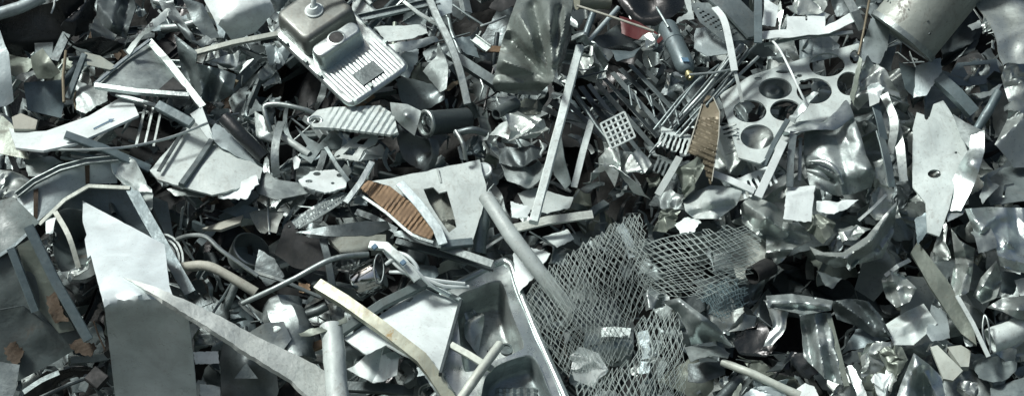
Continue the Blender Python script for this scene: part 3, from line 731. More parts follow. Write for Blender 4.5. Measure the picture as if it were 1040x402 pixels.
for a, b_ in ((.44, .03), (.62, .03), (.2, .03), (.7, .975), (.45, .975), (.96, .4), (.99, .1)):
    raw('clip', [SK(a + u * .018, b_ + v * .02, z) for z in (0, .028) for u, v in ((-1, -1), (1, -1), (1, 1), (-1, 1))], [(0, 1, 2, 3), (4, 5, 6, 7), (0, 1, 5, 4), (1, 2, 6, 5), (2, 3, 7, 6), (3, 0, 4, 7)], 'galvanised', sink)

# --- behind and beside the sink
B('channel', 'channel', 'long slim grey channel behind the sink', 'grey steel', '352,23,.1 392,14,.12 446,2,.1', 9, 'U', h=.06, d=4)
S('white_sheet', 'sheet', 'white sheet lying behind the sink drainboard', 'dirty white', '378,28,.08 410,24,.1 433,24,.1 436,36,.16 412,44,.2 392,44,.2', h=.06, lm='the white sheet behind the drainboard')
S('pale_sheet', 'sheet', 'pale curved sheet below the white sheet behind the drainboard', 'aluminium', '392,46,.1 420,38,.16 442,36,.1 447,41,.1 428,50,.1 400,54,.12', h=.12)
B('bent_tube', 'tube', 'long bent pale tube descending from the top edge', 'galvanised', '434,-6,.1 444,18,.14 456,42,.16 467,72,.14 475,106,.1', 7.5, 'box', h=.2, smooth=5, d=5, lm='the long bent pale tube')
B('flat_bar', 'bar', 'thin pale bar crossing behind the bent tube', 'aluminium', '410,2,.12 424,13,.14 447,27,.12', 4, 'flat', h=.14, d=2)
S('triangle_sheet', 'sheet', 'pale triangular curved sheet beside the sink corner', 'galvanised', '428,71,.04 438,58,.1 450,42,.1 455,66,.2 456,90,.2 449,95,.16 438,85,.12', h=.1, lm='the pale triangular sheet')
S('blue_sheet', 'sheet', 'dark blue-grey sheet behind the bent tube', 'blue grey', '459,38,.1 478,37,.08 488,60,.12 470,54,.12', h=.04)
B('channel', 'channel', 'short grey beam crossing under the bent tube', 'grey steel', '456,52,.12 480,68,.14 511,88,.12', 10, 'C', h=.1, d=8, lm='the short grey beam')
o = B('latch', 'latch', 'small bright latch by the crushed drum', 'aluminium', '481,40,.12 496,51,.14', 9, 'U', h=.08, d=4)
lathe('latch_pin', P(489, 46, .27), NRM, [(0, .016), (.02, .016)], 'dark steel', o, n=10)
S('grey_sheet', 'sheet', 'grey sheet at the top edge beside the bent tube', 'pale blue', '441,-5,.1 459,-5,.1 460,12,.14 447,19,.16', h=.06)
B('thin_rod', 'rod', 'thin dark rod leaning above the bright latch', 'grey steel', '460,5,.1 474,15,.12 491,26,.1', 2.6, 'round', h=.08)
B('thin_rod', 'rod', 'thin pale rod meeting the crushed drum', 'aluminium', '488,27,.1 500,23,.12 514,17,.1', 2.4, 'round', h=.08)
B('thin_rod', 'rod', 'thin bright rod hanging below the short grey beam', 'aluminium', '487,78,.12 491,88,.14 487,102,.1', 1.8, 'round', h=.08)
S('dark_plate', 'plate', 'near-black plate at the top edge above the crushed drum', 'black matt', '495,8,.1 505,-5,.1 530,-5,.1 524,6,.1 508,13,.1', h=.04)
S('dark_sheet', 'sheet', 'smooth dark rounded sheet under the sink corner', 'grey steel', '404,80,.02 428,82,.1 446,90,.12 452,104,.06 430,112,.04 408,108,.0', h=.02, smooth=True)

# --- corrugated tray
tw = lambda q: .008 * np.sin((q[:, 0] * .80 + q[:, 1] * .52) * 2 * math.pi / 5.6) * np.clip((q[:, 0] - 328) / 8, 0, 1)
o = S('corrugated_tray', 'tray', 'white corrugated tray with a ringed end', 'dirty white', '312,121,.18 322,112,.14 336,109,.14 386,107,.16 400,116,.18 404,134,.24 398,137,.26 340,130,.26 318,129,.24', h=.16, th=.02, res=1.6, wave=tw, holes=[(320, 122.5, 5, 3)], dent=0, lm='the corrugated tray')
B('hole_ring', '', None, 'bright steel', [(320 + 7 * math.cos(t), 122.5 + 4.4 * math.sin(t), .2) for t in np.linspace(0, 6.28, 16)], 2.2, 'round', h=.17, parent=o)
S('bracket_plate', 'bracket', 'pale bracket with three slanted openings', 'dirty white', '336,161,.2 343,153,.18 360,139,.16 386,132,.16 381,146,.18 369,153,.2 364,164,.22 350,161,.22', h=.12, th=.014, res=1.6, holes=[[(359, 146), (367, 139.5), (376, 139), (369, 147)], [(348, 157), (355, 150), (364, 150), (358, 158)], [(340, 160), (344, 157), (346, 158), (344, 160)]], lm='the three-hole bracket')
S('perforated_plate', 'plate', 'white plate with round punched holes', 'white paint', '303,183,.16 316,174,.12 340,172,.12 353,180,.14 351,190,.18 330,196,.2 308,189,.2', h=.16, th=.012, res=1.6, holes=[(322, 176.5, 4, 2), (314, 184, 4, 1.6), (345, 178, 3.4, 2), (338, 186, 2, 1.2)], lm='the white punched plate')
B('curved_strip', 'strip', 'upright galvanised curved strip left of the three-hole bracket', 'galvanised', '286,124,.1 281,140,.2 279,160,.2 281,180,.12', 8, 'flat', h=.14, smooth=4, d=1.5, lm='the upright curved strip')
B('bent_tube', 'tube', 'pale hooked tube above the upright curved strip', 'aluminium', '275,134,.08 270,118,.14 269,108,.16 284,106,.18 308,111,.18 328,119,.12', 5, 'round', h=.14, smooth=4, lm='the pale hooked tube')
B('cut_tube', 'tube', 'straight pale tube beside the upright curved strip', 'dirty white', '284,137,.1 298,146,.14 314,157,.14', 7, 'round', h=.12)
S('hook', 'hook', 'small white hooked clip', 'white paint', '296,160,.1 301,158,.1 306,162,.12 304,171,.16 299,173,.16', h=.12)
lm_ = 'beside the white punched plate'
B('flat_bar', 'bar', 'slanted thin bar leaning over the white punched plate', 'grey steel', '331,150,.18 342,168,.22 354,184,.2', 4, 'flat', h=.16, d=2.4)
B('flat_bar', 'bar', 'bright bar lying across the brown corrugated strip', 'bright steel', '351,206,.24 366,186,.24 378,165,.2', 6, 'box', h=.2, d=3, lm='the bright bar on the corrugated strip')
B('flat_bar', 'bar', 'grey bar stub below the three-hole bracket', 'galvanised', '360,196,.2 372,178,.2', 5, 'L', h=.12, d=4)
S('grey_sheet', 'sheet', 'grey bent sheet left of the upright curved strip', 'galvanised', '258,112,.1 268,118,.14 279,140,.12 276,150,.12 262,138,.1', h=.06, cr=.03)
S('bow_plate', 'plate', 'dark bow-shaped plate below the corrugated tray', 'grey steel', '300,128,.1 313,140,.12 324,146,.14 338,132,.1 348,142,.1 346,152,.14 326,152,.18 316,166,.2 304,158,.16 312,148,.14', h=.08, cr=.02)
S('pale_trough', 'sheet', 'long pale curved trough below the upright strip', 'galvanised', '255,180,.1 272,174,.1 280,182,.16 306,186,.14 314,196,.2 280,203,.24 262,196,.18', h=.12, cr=.02)
S('thin_spear', 'offcut', 'dark standing shard beside the three-hole bracket', 'dark steel', '348,127,.16 352,122,.16 356,134,.16 355,146,.2 349,140,.2', h=.2)

# --- capped dark pipe
ax = (P(482, 121, .16) - P(434, 125.5, .36)).normalized()
pc = P(434, 125.5, .38)
o = lathe('capped_pipe', pc, ax, [(0, .088), (.02, .088), (.06, .084), (.33, .084), (.33, .0)], 'dark steel')
tag(o, 'dark round pipe with a shiny disc in its mouth', 'pipe', 'the capped dark pipe')
lathe('mouth_ring', pc, -ax, [(0, .074), (0, .094), (.016, .096), (.022, .09), (.022, .078), (.008, .074)], 'aluminium', o)
lathe('disc', pc, -ax, [(-.004, .076), (.006, .075), (.010, .06), (.012, 0)], 'chrome', o)
S('pipe_sleeve', '', None, 'galvanised', '396,104,.16 414,106,.24 428,113,.28 424,128,.26 421,138,.22 408,128,.2 398,118,.18', h=.16, parent=o, ctrl='412,117,.3')
S('dark_skirt', 'curved sheet', 'dark curved skirt under the capped pipe', 'dark steel', '402,126,.1 420,138,.22 446,144,.16 442,170,.1 428,173,.1 408,160,.06', h=.06, ctrl='426,152,.26', smooth=True)
S('corrugated_edge', 'offcut', 'ridged dark offcut beside the pipe sleeve', 'grey steel', '388,110,.14 394,108,.14 405,136,.2 399,142,.2', h=.1, wave=lambda q: .01 * np.sin(q[:, 1] * 2), res=1.5)
B('bent_tube', 'tube', 'thin bent tube hanging from the capped pipe', 'aluminium', '463,133,.16 470,146,.18 473,162,.12', 4.6, 'round', h=.16, smooth=4)
B('bent_tube', 'tube', 'dark bent hose end beside the capped pipe', 'dark steel', '462,136,.16 480,132,.2 494,136,.16', 7, 'round', h=.14, smooth=4)
B('pipe_stub', 'pipe', 'grey open pipe stub behind the crushed cap', 'grey steel', '504,116,.2 524,105,.1', 12, 'hollow', h=.14, hollow=.25, lm='the open pipe stub')
S('pale_sheet', 'sheet', 'pale grey sheet below the open pipe stub', 'aluminium', '496,140,.06 507,126,.1 522,118,.12 528,138,.16 514,142,.16', h=.08)
o = lathe('jar_lid', P(491, 173, .3), NRM + Vector((.1, -.2, .4)), [(-.02, .056), (.01, .058), (.016, .05), (.012, .042), (.016, .03), (.018, 0)], 'white plastic')
tag(o, 'round white jar lid', 'lid')

# --- stained plate and brown corrugated strip
o = S('stained_plate', 'plate', 'large pale plate with a brown stained tear', 'dirty white', '366,186,.04 398,181,.08 444,171,.06 487,162,.04 494,190,.1 492,206,.14 480,244,.26 449,247,.3 438,230,.24 414,200,.16 386,196,.12', h=.16, th=.012, holes=[[(430, 192), (440, 190), (446, 196), (454, 194), (460, 214), (464, 230), (456, 236), (446, 222), (436, 206)]], lm='the stained plate')
S('stain', '', None, 'concrete', '426,188,0 448,188,0 464,206,.06 468,236,.1 452,240,.1 438,214,.06', h=.16, th=.004, parent=o, cr=.03, cs=.1)
B('fold_line', '', None, 'aluminium', '444,171,.08 448,186,.1', 2, 'flat', h=.17, parent=o, d=1)
B('side_flange', '', None, 'pale blue', '406,186,.16 426,208,.22 444,232,.3 450,248,.32', 9, 'flat', h=.19, parent=o, d=2)
B('bottom_fold', '', None, 'blue grey', '447,249,.3 480,246,.28', 8, 'box', h=.14, parent=o, d=6)
cw = lambda q: .008 * (.55 + .45 * np.sin(q[:, 0] * .13 + q[:, 1] * .21)) * np.sin((q[:, 0] * .80 + q[:, 1] * .60) * 2 * math.pi / 4.4)
o = S('corrugated_strip', 'strip', 'brown corrugated curved strip', 'copper', '361,186,.1 370,182,.1 396,189,.14 420,208,.2 441,236,.26 438,243,.3 418,236,.28 394,216,.24 374,198,.18', h=.2, th=.01, res=1.4, wave=cw, dent=0, lm='the brown corrugated strip')
B('edge_band', '', None, 'galvanised', '366,198,.2 392,216,.26 418,238,.31 440,246,.32', 3, 'flat', h=.2, parent=o, d=1.5, smooth=3)
S('rail_pair', 'rail', 'long dark double rail below the brown corrugated strip', 'grey steel', '398,233,.18 412,233,.2 447,243,.2 449,253,.22 420,246,.22 400,240,.2', h=.24)
B('rail', 'rail', 'long dark rail running under the stained plate', 'dark steel', '402,244,.18 446,256,.2 502,271,.18', 6, 'L', h=.16, d=5, lm='the long dark rail')
B('rail', 'rail', 'grey perforated rail ending at the sink corner', 'galvanised', '448,250,.2 500,268,.22', 8, 'flat', h=.2, d=2)
B('pale_pipe', 'pipe', 'long pale pipe running under the wire net', 'dirty white', '493,199,.22 520,240,.24 548,276,.2 580,316,.08', 15, 'hollow', h=.2, hollow=.14, lm='the long pale pipe')
B('grey_pipe', 'pipe', 'upright grey pipe behind the long pale pipe', 'grey steel', '490,202,.1 488,228,.14 484,258,.1', 18, 'hollow', h=.12, hollow=.14, dent=.15)
B('flat_bar', 'bar', 'thin pale bar under the upright grey pipe', 'aluminium', '478,262,.1 496,250,.12 512,240,.1', 3, 'box', h=.12)

# --- plates left of the cables
o = S('black_plate', 'plate', 'black flat plate with a small bolt hole', 'black matt', '279,258,.12 285,240,.2 289,228,.22 295,224,.22 302,232,.22 304,239,.2 330,244,.2 346,258,.16 334,276,.12 300,272,.1', h=.16, th=.012, holes=[(294, 230, 2, 1.6)], lm='the black flat plate')
B('slat', 'bar', 'dark slat standing in front of the black flat plate', 'dark steel', '328,244,.22 333,262,.24 338,292,.16', 7, 'box', h=.16, lm='the dark standing slat')
B('curved_tube', 'tube', 'long pale tube curving across below the black plate', 'galvanised', '246,308,.14 272,296,.22 302,281,.26 330,266,.28 350,260,.26 374,258,.2', 5.2, 'round', h=.2, smooth=5, lm='the long curving tube')
fw = lambda q: .008 * np.sin((q[:, 0] * .55 + q[:, 1] * .83) * 2 * math.pi / 4)
S('finned_sheet', 'sheet', 'pale ribbed sheet fanned out below the punched plate', 'galvanised', '288,230,.16 314,212,.14 344,194,.12 362,200,.14 344,208,.2 322,222,.24 304,232,.22', h=.16, res=1.6, wave=fw, lm='the pale ribbed sheet')
S('spear_sheet', 'sheet', 'long dark spear-shaped sheet', 'dark steel', '300,236,.2 330,230,.26 372,224,.22 393,224,.18 397,232,.18 378,239,.24 340,240,.28', h=.2, lm='the dark spear-shaped sheet')
S('concrete_block', 'block', 'tan concrete-like block under the dark spear sheet', 'concrete', '333,241,.14 362,238,.16 392,238,.14 392,250,.18 366,256,.2 346,256,.2', h=.12, th=.06)
S('dark_sheet', 'sheet', 'dark sheet behind the curving tube', 'dark steel', '262,252,.1 279,262,.12 290,282,.1 270,292,.1 258,276,.08', h=.08)
B('thin_rod', 'rod', 'thin pale rod standing beside the ribbed sheet', 'aluminium', '273,201,.1 272,218,.14 274,238,.12', 2.4, 'round', h=.14)
B('cut_tube', 'tube', 'thin pale tube lying below the long curving tube', 'aluminium', '258,276,.14 290,286,.2 326,302,.14', 4, 'round', h=.1)
S('gravel_plate', 'plate', 'speckled grey plate left of the thin standing rod', 'weathered grey', '252,222,.1 268,212,.08 290,216,.14 284,236,.2 262,238,.2', h=.08, cr=.03, cs=.1)

# --- chrome pot with frame bar
pc = P(372, 284, .26); ax = (P(396, 272, .34) - P(362, 288, .26)).normalized()
o = lathe('chrome_pot', pc - ax * .06, ax, [(-.02, .1), (0, .112), (.14, .112), (.16, .108), (.17, .1), (.17, 0)], 'chrome')
tag(o, 'shiny small chrome pot', 'pot', 'the shiny chrome pot')
B('pot_rim', '', None, 'dark steel', [(385 + 5 * math.cos(t), 273 + 15 * math.sin(t), .3) for t in np.linspace(0, 6.28, 16)], 2, 'round', h=.1, parent=o)
o = B('frame_bar', 'bar', 'white frame bar with blue ends over the chrome pot', 'dirty white', '376,249,.3 392,250,.34 410,266,.34 424,284,.3', 8, 'box', h=.18, d=5, lm='the white frame bar')
for x, y, z in ((379, 249, .335), (408, 265, .375)):
    B('blue_end', '', None, 'blue print', [(x, y, z), (x + 3, y + 3, z)], 5, 'box', h=.185, parent=o, d=3)
cb = root('cable_bundle', P(420, 275, .35), 'bundle of white looping cables', 'cables')
for k, s in enumerate(('388,250,.2 396,262,.26 412,276,.26 440,284,.24 472,288,.18', '392,268,.24 404,262,.3 418,270,.3 436,288,.24 456,300,.14', '402,256,.22 414,260,.3 424,272,.28 420,280,.24 408,274,.22 406,264,.24', '396,276,.2 420,278,.26 450,290,.22 476,291,.16')):
    B('cable', '', None, 'white plastic', s, 3.6, 'round', h=.2, smooth=6, parent=cb)
o = S('blue_scrap', 'offcut', 'small blue-grey rounded offcut above the white tray', 'blue grey', '420,275,.1 436,268,.12 446,278,.16 440,286,.2 424,284,.2', h=.1, smooth=True)

# --- white tray with dark rims
o = S('white_tray', 'tray', 'bright white tray with dark rims', 'white paint', '350,344,.22 428,291,.02 466,307,.06 452,356,.26 446,380,.34 424,366,.34 392,350,.3 372,360,.3', h=.24, th=.012, dent=.003, lm='the bright white tray')
B('rim', '', None, 'grey green paint', '345,338,.24 388,309,.16 431,288,.05', 9, 'box', h=.26, parent=o, d=7)
B('rim', '', None, 'grey steel', '430,288,.05 450,296,.06 468,305,.08', 4, 'box', h=.26, parent=o, d=5)
B('rim', '', None, 'dark steel', '468,305,.08 454,356,.26 447,380,.34', 3, 'box', h=.26, parent=o, d=5)
S('scuff', '', None, 'weathered grey', '440,326,0 450,317,-.02 452,321,-.01 444,330,0', h=.345, th=.003, parent=o, jag=.5, dent=0)
S('scuff', '', None, 'weathered grey', '404,310,0 420,302,-.02 414,310,0', h=.325, th=.003, parent=o, jag=.5, dent=0)

B('yellow_bar', 'bar', 'yellow-stained angle bar lying over the white tray', 'yellow', '322,287,.3 350,304,.36 388,331,.42 428,362,.42 440,378,.38 462,412,.3', 11, 'L', h=.2, d=10, t=.012, lm='the yellow-stained bar')
S('bent_strip', 'strip', 'grey steel strip bent down from the yellow-stained bar', 'galvanised', '422,366,.36 434,360,.4 450,378,.38 470,410,.3 452,414,.3 436,392,.34', h=.18, th=.012)
o = B('white_tube', 'tube', 'upright white dented tube', 'dirty white', '337,332,.5 340,366,.56 343,412,.56', 20, 'hollow', h=.22, hollow=.12, dent=.2, sub=5, lm='the upright white tube')
o = B('crushed_cylinder', 'cylinder', 'pale crushed cylinder with a round hole', 'galvanised', '286,312,.2 296,336,.24 300,366,.2', 40, 'hollow', h=.06, hollow=.06, dent=.35, sub=5, lm='the pale crushed cylinder')
S('flange', '', None, 'aluminium', '252,338,.24 268,328,.3 288,326,.3 296,344,.26 284,360,.24 262,356,.22', h=.16, parent=o, holes=[(281, 334, 4.6, 3.4)], res=1.6)
S('olive_strip', 'strip', 'olive curved strip stuck across the white tube top', 'olive', '302,336,.5 322,327,.54 352,320,.5 354,327,.52 328,334,.58 306,342,.54', h=.24, lm='the olive strip')
B('rust_bar', 'bar', 'brown rusty bar stub behind the white tube', 'copper', '308,356,.1 330,348,.12', 8, 'box', h=.1)
S('white_foil', 'crumpled sheet', 'white crumpled foil below the white tray', 'white paint', '352,386,.2 368,372,.16 392,350,.14 410,362,.16 404,384,.24 380,389,.26', h=.16, cr=.04, cs=.2, lm='the white crumpled foil')
o = S('dark_can', 'can', 'dark round can between the white foil and yellow bar', 'dark steel', '405,372,.16 414,364,.2 424,370,.2 424,388,.16 412,394,.12', h=.2, smooth=True, ctrl='415,378,.3')
B('slat', 'bar', 'dark bar at the bottom under the white foil', 'dark steel', '346,392,.14 388,394,.16 420,398,.14', 10, 'box', h=.1)

# --- second sink: double bowl seen from above
def closed(p, k=5):
    q = p[-2:] + p + p[:2]; out = []
    for i in range(2, 2 + len(p)):
        a, b_, c_, d = q[i - 1], q[i], q[(i + 1)], q[i + 2] if i + 2 < len(q) else q[3]
        for j in range(k):
            t = j / k
            out.append(tuple(.5 * (2 * b_[m] + (c_[m] - a[m]) * t + (2 * a[m] - 5 * b_[m] + 4 * c_[m] - d[m]) * t * t + (3 * b_[m] - a[m] - 3 * c_[m] + d[m]) * t ** 3) for m in range(len(b_))))
    return out
ring1 = closed([(464, 304, .175), (484, 293, .15), (504, 286, .128), (511, 291, .13), (521, 321, .19), (532, 349, .25), (525, 357, .27), (500, 367, .29), (477, 377, .31), (470, 371, .29), (466, 335, .23)])
ring2 = closed([(491, 389, .33), (499, 376, .32), (511, 368, .31), (534, 361, .29), (545, 367, .30), (555, 391, .34), (563, 413, .38), (545, 422, .40), (515, 425, .41), (490, 420, .41)])
rim_o = [(446, 297, .14), (480, 280, .1), (508, 266, .06), (516, 267, .07), (521, 273, .1), (528, 296, .14), (547, 342, .22), (578, 412, .34), (520, 436, .42), (462, 424, .4), (440, 350, .28)]
s2 = S('steel_sink', 'sink', 'double steel sink seen into its dark bowls', 'sink steel', rim_o, h=.10, th=.01, res=2.2, dent=.003, cr=.006, cs=.2, ctrl='500,300,.15 490,380,.34 515,360,.3',
   holes=[[p[:2] for p in ring1], [p[:2] for p in ring2]], lm='the double steel sink')
def basin(ring, dep, mat, par):
    tp = [P(x, y, z + HB + .10) for x, y, z in ring]
    c = sum(tp, Vector()) / len(tp); nn = Vector()
    for a, b_ in zip(tp, tp[1:] + tp[:1]): nn += (a - c).cross(b_ - c)
    nn.normalize(); nn = nn if nn.dot(CAM - c) > 0 else -nn
    V, F = [], []; m = len(tp)
    lp = [(1.02, .02), (1.0, 0), (.975, -.1), (.95, -.4), (.92, -.75), (.87, -.93), (.78, -1.0), (.6, -1.02), (.3, -1.03), (.02, -1.04)]
    for k, (s, z) in enumerate(lp):
        for v in tp:
            q = c + (v - c) * s + nn * z * dep
            if k > 2: q = q + nn * noise.noise(q * 7) * .016
            V.append(q)
    for k in range(len(lp) - 1):
        for i in range(m): F.append((k * m + i, k * m + (i + 1) % m, (k + 1) * m + (i + 1) % m, (k + 1) * m + i))
    return raw('basin', V, F, mat, par, 60), c - nn * dep, nn
ba, c1, n1 = basin(ring1, .25, 'bowl steel', s2)
bb2, c2, n2 = basin(ring2, .15, 'grey steel', s2)  # darker steel again: the bowl's inner shade is put into the material
B('rolled_rim', '', None, 'sink steel', '446,297,.14 480,280,.105 508,266,.065 516,267,.075 521,273,.1 528,296,.145 547,342,.225 578,412,.345', 7.5, 'round', h=.092, parent=s2, smooth=4)
V, F = [], []
# perforated strainer in the second bowl
cc = c2 + n2 * .012
sx = RGT; sy = n2.cross(sx).normalized()
gm = bmesh.new()
N_ = 12
pv = {}
for i in range(N_ + 1):
    for j in range(N_ + 1):
        pv[i, j] = len(V); V.append(cc + sx * (i / N_ - .5) * .26 + sy * (j / N_ - .5) * .2 + n2 * .012 * (((i % 2) + (j % 2)) - 1))
for i in range(N_):
    for j in range(N_): F.append((pv[i, j], pv[i + 1, j], pv[i + 1, j + 1], pv[i, j + 1]))
gm.free()
raw('strainer', V, F, 'galvanised', bb2, 10)
S('torn_lining', '', None, 'crushed aluminium', '470,310,.1 486,318,.16 492,338,.12 480,362,.2 470,350,.16', h=-.06, parent=ba, cr=.08, cs=.12)
lathe('drain', c1 + n1 * .01 + RGT * .12, n1, [(0, .045), (.008, .045), (.01, .03), (.002, .028), (.002, 0)], 'dark steel', ba, n=20)
B('olive_tube', 'tube', 'pale olive tube leaning in the steel sink', 'cream', '508,349,.36 488,376,.42 466,408,.42', 9, 'hollow', h=.16, hollow=.3, lm='the pale olive tube')
B('flat_bar', 'bar', 'short pale bar lying in the steel sink', 'cream', '458,350,.34 476,360,.36 500,375,.36', 6.5, 'box', h=.16, d=4)
# ================================================================== middle right of the heap
# --- crushed drum at the top
S('crushed_drum', 'crushed drum', 'large green-grey crushed drum with radiating creases', 'dark olive', '500,86,.1 508,50,.2 518,18,.2 527,-6,.16 583,-6,.16 578,30,.26 568,62,.24 562,82,.1 546,97,.06 516,95,.02 504,92,.02', h=.26, cr=.05, cs=.2, th=.008, res=1.5, fold=(6, 14, 34, 0), ctrl='540,40,.30 530,20,.28 556,20,.32 561,78,.08 536,66,.22', lm='the large crushed drum')
S('drum_fold', 'folded sheet', 'narrow curled rim sheet at the edge of the crushed drum', 'dark olive', '576,8,.2 583,12,.26 577,32,.28 572,60,.24 565,80,.14 567,50,.16 572,26,.18', h=.16, cr=.03, cs=.1)
o = lathe('paint_can', P(602, 0, .22), RGT + Vector((0, .3, -.05)), [(-.12, .06), (-.12, .072), (-.11, .072), (-.1, .068), (.1, .068), (.11, .072), (.12, .072), (.12, .05)], 'yellow')
tag(o, 'yellowish can lying at the top edge', 'can', 'the yellowish can')
B('thin_rod', 'rod', 'thin brown rod crossing over the red scrap', 'tan', '586,6,.2 620,17,.24 664,32,.22', 2.6, 'round', h=.2, lm='the thin brown rod')
B('pole', 'pole', 'long pale upright pole standing below the bent strip', 'dirty white', '542,226,.34 564,144,.32 589,48,.26', 8.5, 'box', h=.2, d=8, dent=.15, sub=8, lm='the long pale pole')
B('pole', 'pole', 'thin blue-white pole end above the bent strip', 'pale blue', '596,44,.12 612,26,.12 628,8,.1', 5, 'round', h=.1)
B('pole', 'pole', 'short blue-grey tube end above the bent strip', 'blue grey', '594,38,.1 603,12,.1', 7, 'round', h=.06)
S('bent_strip', 'strip', 'pale bent strip folded like a saddle', 'galvanised', '576,43,.2 587,34,.3 600,45,.34 619,62,.26 612,72,.12 604,62,.14 594,50,.22 582,52,.26', h=.24, ctrl='590,42,.38 600,54,.34', th=.008, lm='the saddle-shaped bent strip')
S('grey_flap', 'flap', 'grey torn flap left of the gas cylinder', 'blue grey', '620,49,.1 640,48,.16 655,46,.12 642,58,.2 626,63,.2', h=.14)
S('pale_scrap', 'offcut', 'crinkled pale offcut above the grey torn flap', 'crushed aluminium', '648,34,.12 660,36,.18 671,38,.14 662,46,.2 650,49,.18', h=.16, cr=.04, cs=.08)
S('red_scrap', 'panel', 'dark red painted panel behind the gas cylinder', 'red paint', '628,16,.1 648,20,.12 676,38,.14 668,46,.16 640,38,.16 630,34,.14', h=.08, lm='the dark red panel')
S('dark_dome', 'sheet', 'near-black domed sheet at the top edge', 'black gloss', '628,-6,.05 694,-6,.05 688,14,.1 664,28,.12 640,18,.1', h=.0, ctrl='660,4,.2', smooth=True, lm='the near-black domed sheet')
# --- gas cylinder
ax = (P(701, 78, .34) - P(678, 27, .18)).normalized()
pc = P(679, 30, .30); L_ = (P(698, 70, .42) - pc).length
o = root('gas_cylinder', pc, 'small grey gas cylinder with brass valve', 'gas cylinder', lm='the gas cylinder')
lathe('body', pc, ax, [(-.05, .03), (-.045, .055), (-.02, .066), (.0, .068), (L_ * .3, .068), (L_ * .31, .072), (L_ * .34, .072), (L_ * .35, .068), (L_ * .9, .068), (L_, .06), (L_ + .03, .04), (L_ + .04, .025)], 'blue grey', o)
vb = lathe('valve', pc + ax * (L_ + .04), ax, [(0, .022), (.02, .022), (.022, .03), (.05, .03), (.055, .018), (.07, .016)], 'brass', o, n=12)
raw('blue_mark', [pc + ax * (L_ * q) + NRM * .064 + RGT * s * .022 + NRM * z for z in (0, .008) for q, s in ((.86, -1), (.96, -1), (.96, 1), (.86, 1))], [(0, 1, 2, 3), (4, 5, 6, 7), (0, 1, 5, 4), (1, 2, 6, 5), (2, 3, 7, 6), (3, 0, 4, 7)], 'blue print', o)
B('neck_rod', '', None, 'grey steel', '667,8,.24 673,18,.28 679,28,.3', 3, 'round', h=0, parent=o)
S('white_bracket', 'bracket', 'pale bent bracket above the gas cylinder', 'dirty white', '692,-6,.1 701,-6,.1 703,10,.14 706,19,.16 694,20,.18 686,25,.18 688,19,.16 698,14,.14', h=.16)
S('blue_sheet', 'sheet', 'blue-grey sheet under the perforated dark sheet', 'pale blue', '706,27,.08 724,28,.12 738,38,.14 740,54,.18 718,58,.18 704,48,.14', h=.08, lm='the blue-grey small sheet')
hs = [(709 + i * 5.2 + j * 2.6, 9 + i * 2.9 + j * 4.4, 1.6, 1.0) for i in range(8) for j in range(4)]
hs = [q for q in hs if inside([(q[0], q[1])], [(704, 6), (726, 7), (760, 37), (738, 39), (716, 22)])[0] and inside([(q[0] - 2.5, q[1] + 1)], [(702, 4), (726, 5), (762, 40), (736, 40), (712, 22)])[0]]
S('perforated_sheet', 'sheet', 'dark perforated sheet behind the white bent strip', 'grey steel', '700,3,.16 727,3,.16 764,41,.16 735,42,.2 711,23,.2', h=.12, holes=hs, res=1.4, dent=0, lm='the dark perforated sheet')
B('white_strip', 'strip', 'white curved strip hanging over the perforated sheet', 'white paint', '726,8,.2 735,20,.3 741,44,.34 746,72,.32', 7, 'flat', h=.2, smooth=5, d=1.5, lm='the white hanging strip')
B('thin_strip', 'strip', 'thin white strip pointing down to the holed plate', 'dirty white', '746,70,.3 750,86,.3 754,104,.26', 3.4, 'flat', h=.2, d=1.2)
S('beam_plate', 'plate', 'wide dark grey flat beam at the top edge', 'grey steel', '712,-6,.12 746,-6,.12 774,22,.14 772,36,.16 760,38,.2 738,14,.2', h=.16, th=.02)
B('post', 'post', 'upright grey flat post at the top edge', 'blue grey', '770,-6,.14 770,44,.2', 8, 'flat', h=.26, d=2)
# --- fan of dark slats
rr = random.Random(11)
fan = [('582,92', '632,166'), ('590,88', '642,160'), ('598,86', '652,158'), ('570,98', '622,150'), ('606,84', '664,150'), ('614,80', '668,140'), ('560,104', '618,140'), ('622,74', '676,134'), ('630,70', '680,120'), ('640,66', '690,118'), ('596,100', '640,128'), ('552,110', '606,134'), ('646,62', '668,84')]
where = ['lowest, by the white grille', 'long, second by the white grille', 'long, third by the white grille', 'left, passing the white grille', 'middle, wide', 'middle, narrow', 'lower left, under the pale strip', 'upper middle', 'upper, below the grey flap', 'upper, by the gas cylinder', 'short, lying across the others', 'lowest left, by the long pole', 'short, tucked under the gas cylinder']
for i, (a, b_) in enumerate(fan):
    x, y = map(float, a.split(',')); u, v = map(float, b_.split(','))
    w = rr.uniform(4.5, 8)
    z0, z1 = rr.uniform(.02, .12), rr.uniform(.06, .2)
    B('slat', 'slat', 'dark flat slat of the fanned stack, ' + where[i], 'dark steel' if rr.random() < .8 else 'grey steel', [(x, y, z0), ((x + u) / 2, (y + v) / 2, (z0 + z1) / 2 + .02), (u, v, z1)], w, 'flat', h=.08, d=1.2, roll=rr.uniform(-55, 40), group='fanned dark slats', lm='the dark slats' if i == 4 else 'slat')
for i in range(7):
    x = 640 + i * 7 + rr.uniform(-3, 3); y = 92 + i * 3 + rr.uniform(-6, 6)
    B('spike', 'rod', 'short pale bristle rod standing among the dark slats', 'grey steel', [(x, y, .2), (x + rr.uniform(3, 9), y + rr.uniform(14, 22), .26)], 2.0, 'round', h=.1, group='bristle rods among slats', lm='spike')
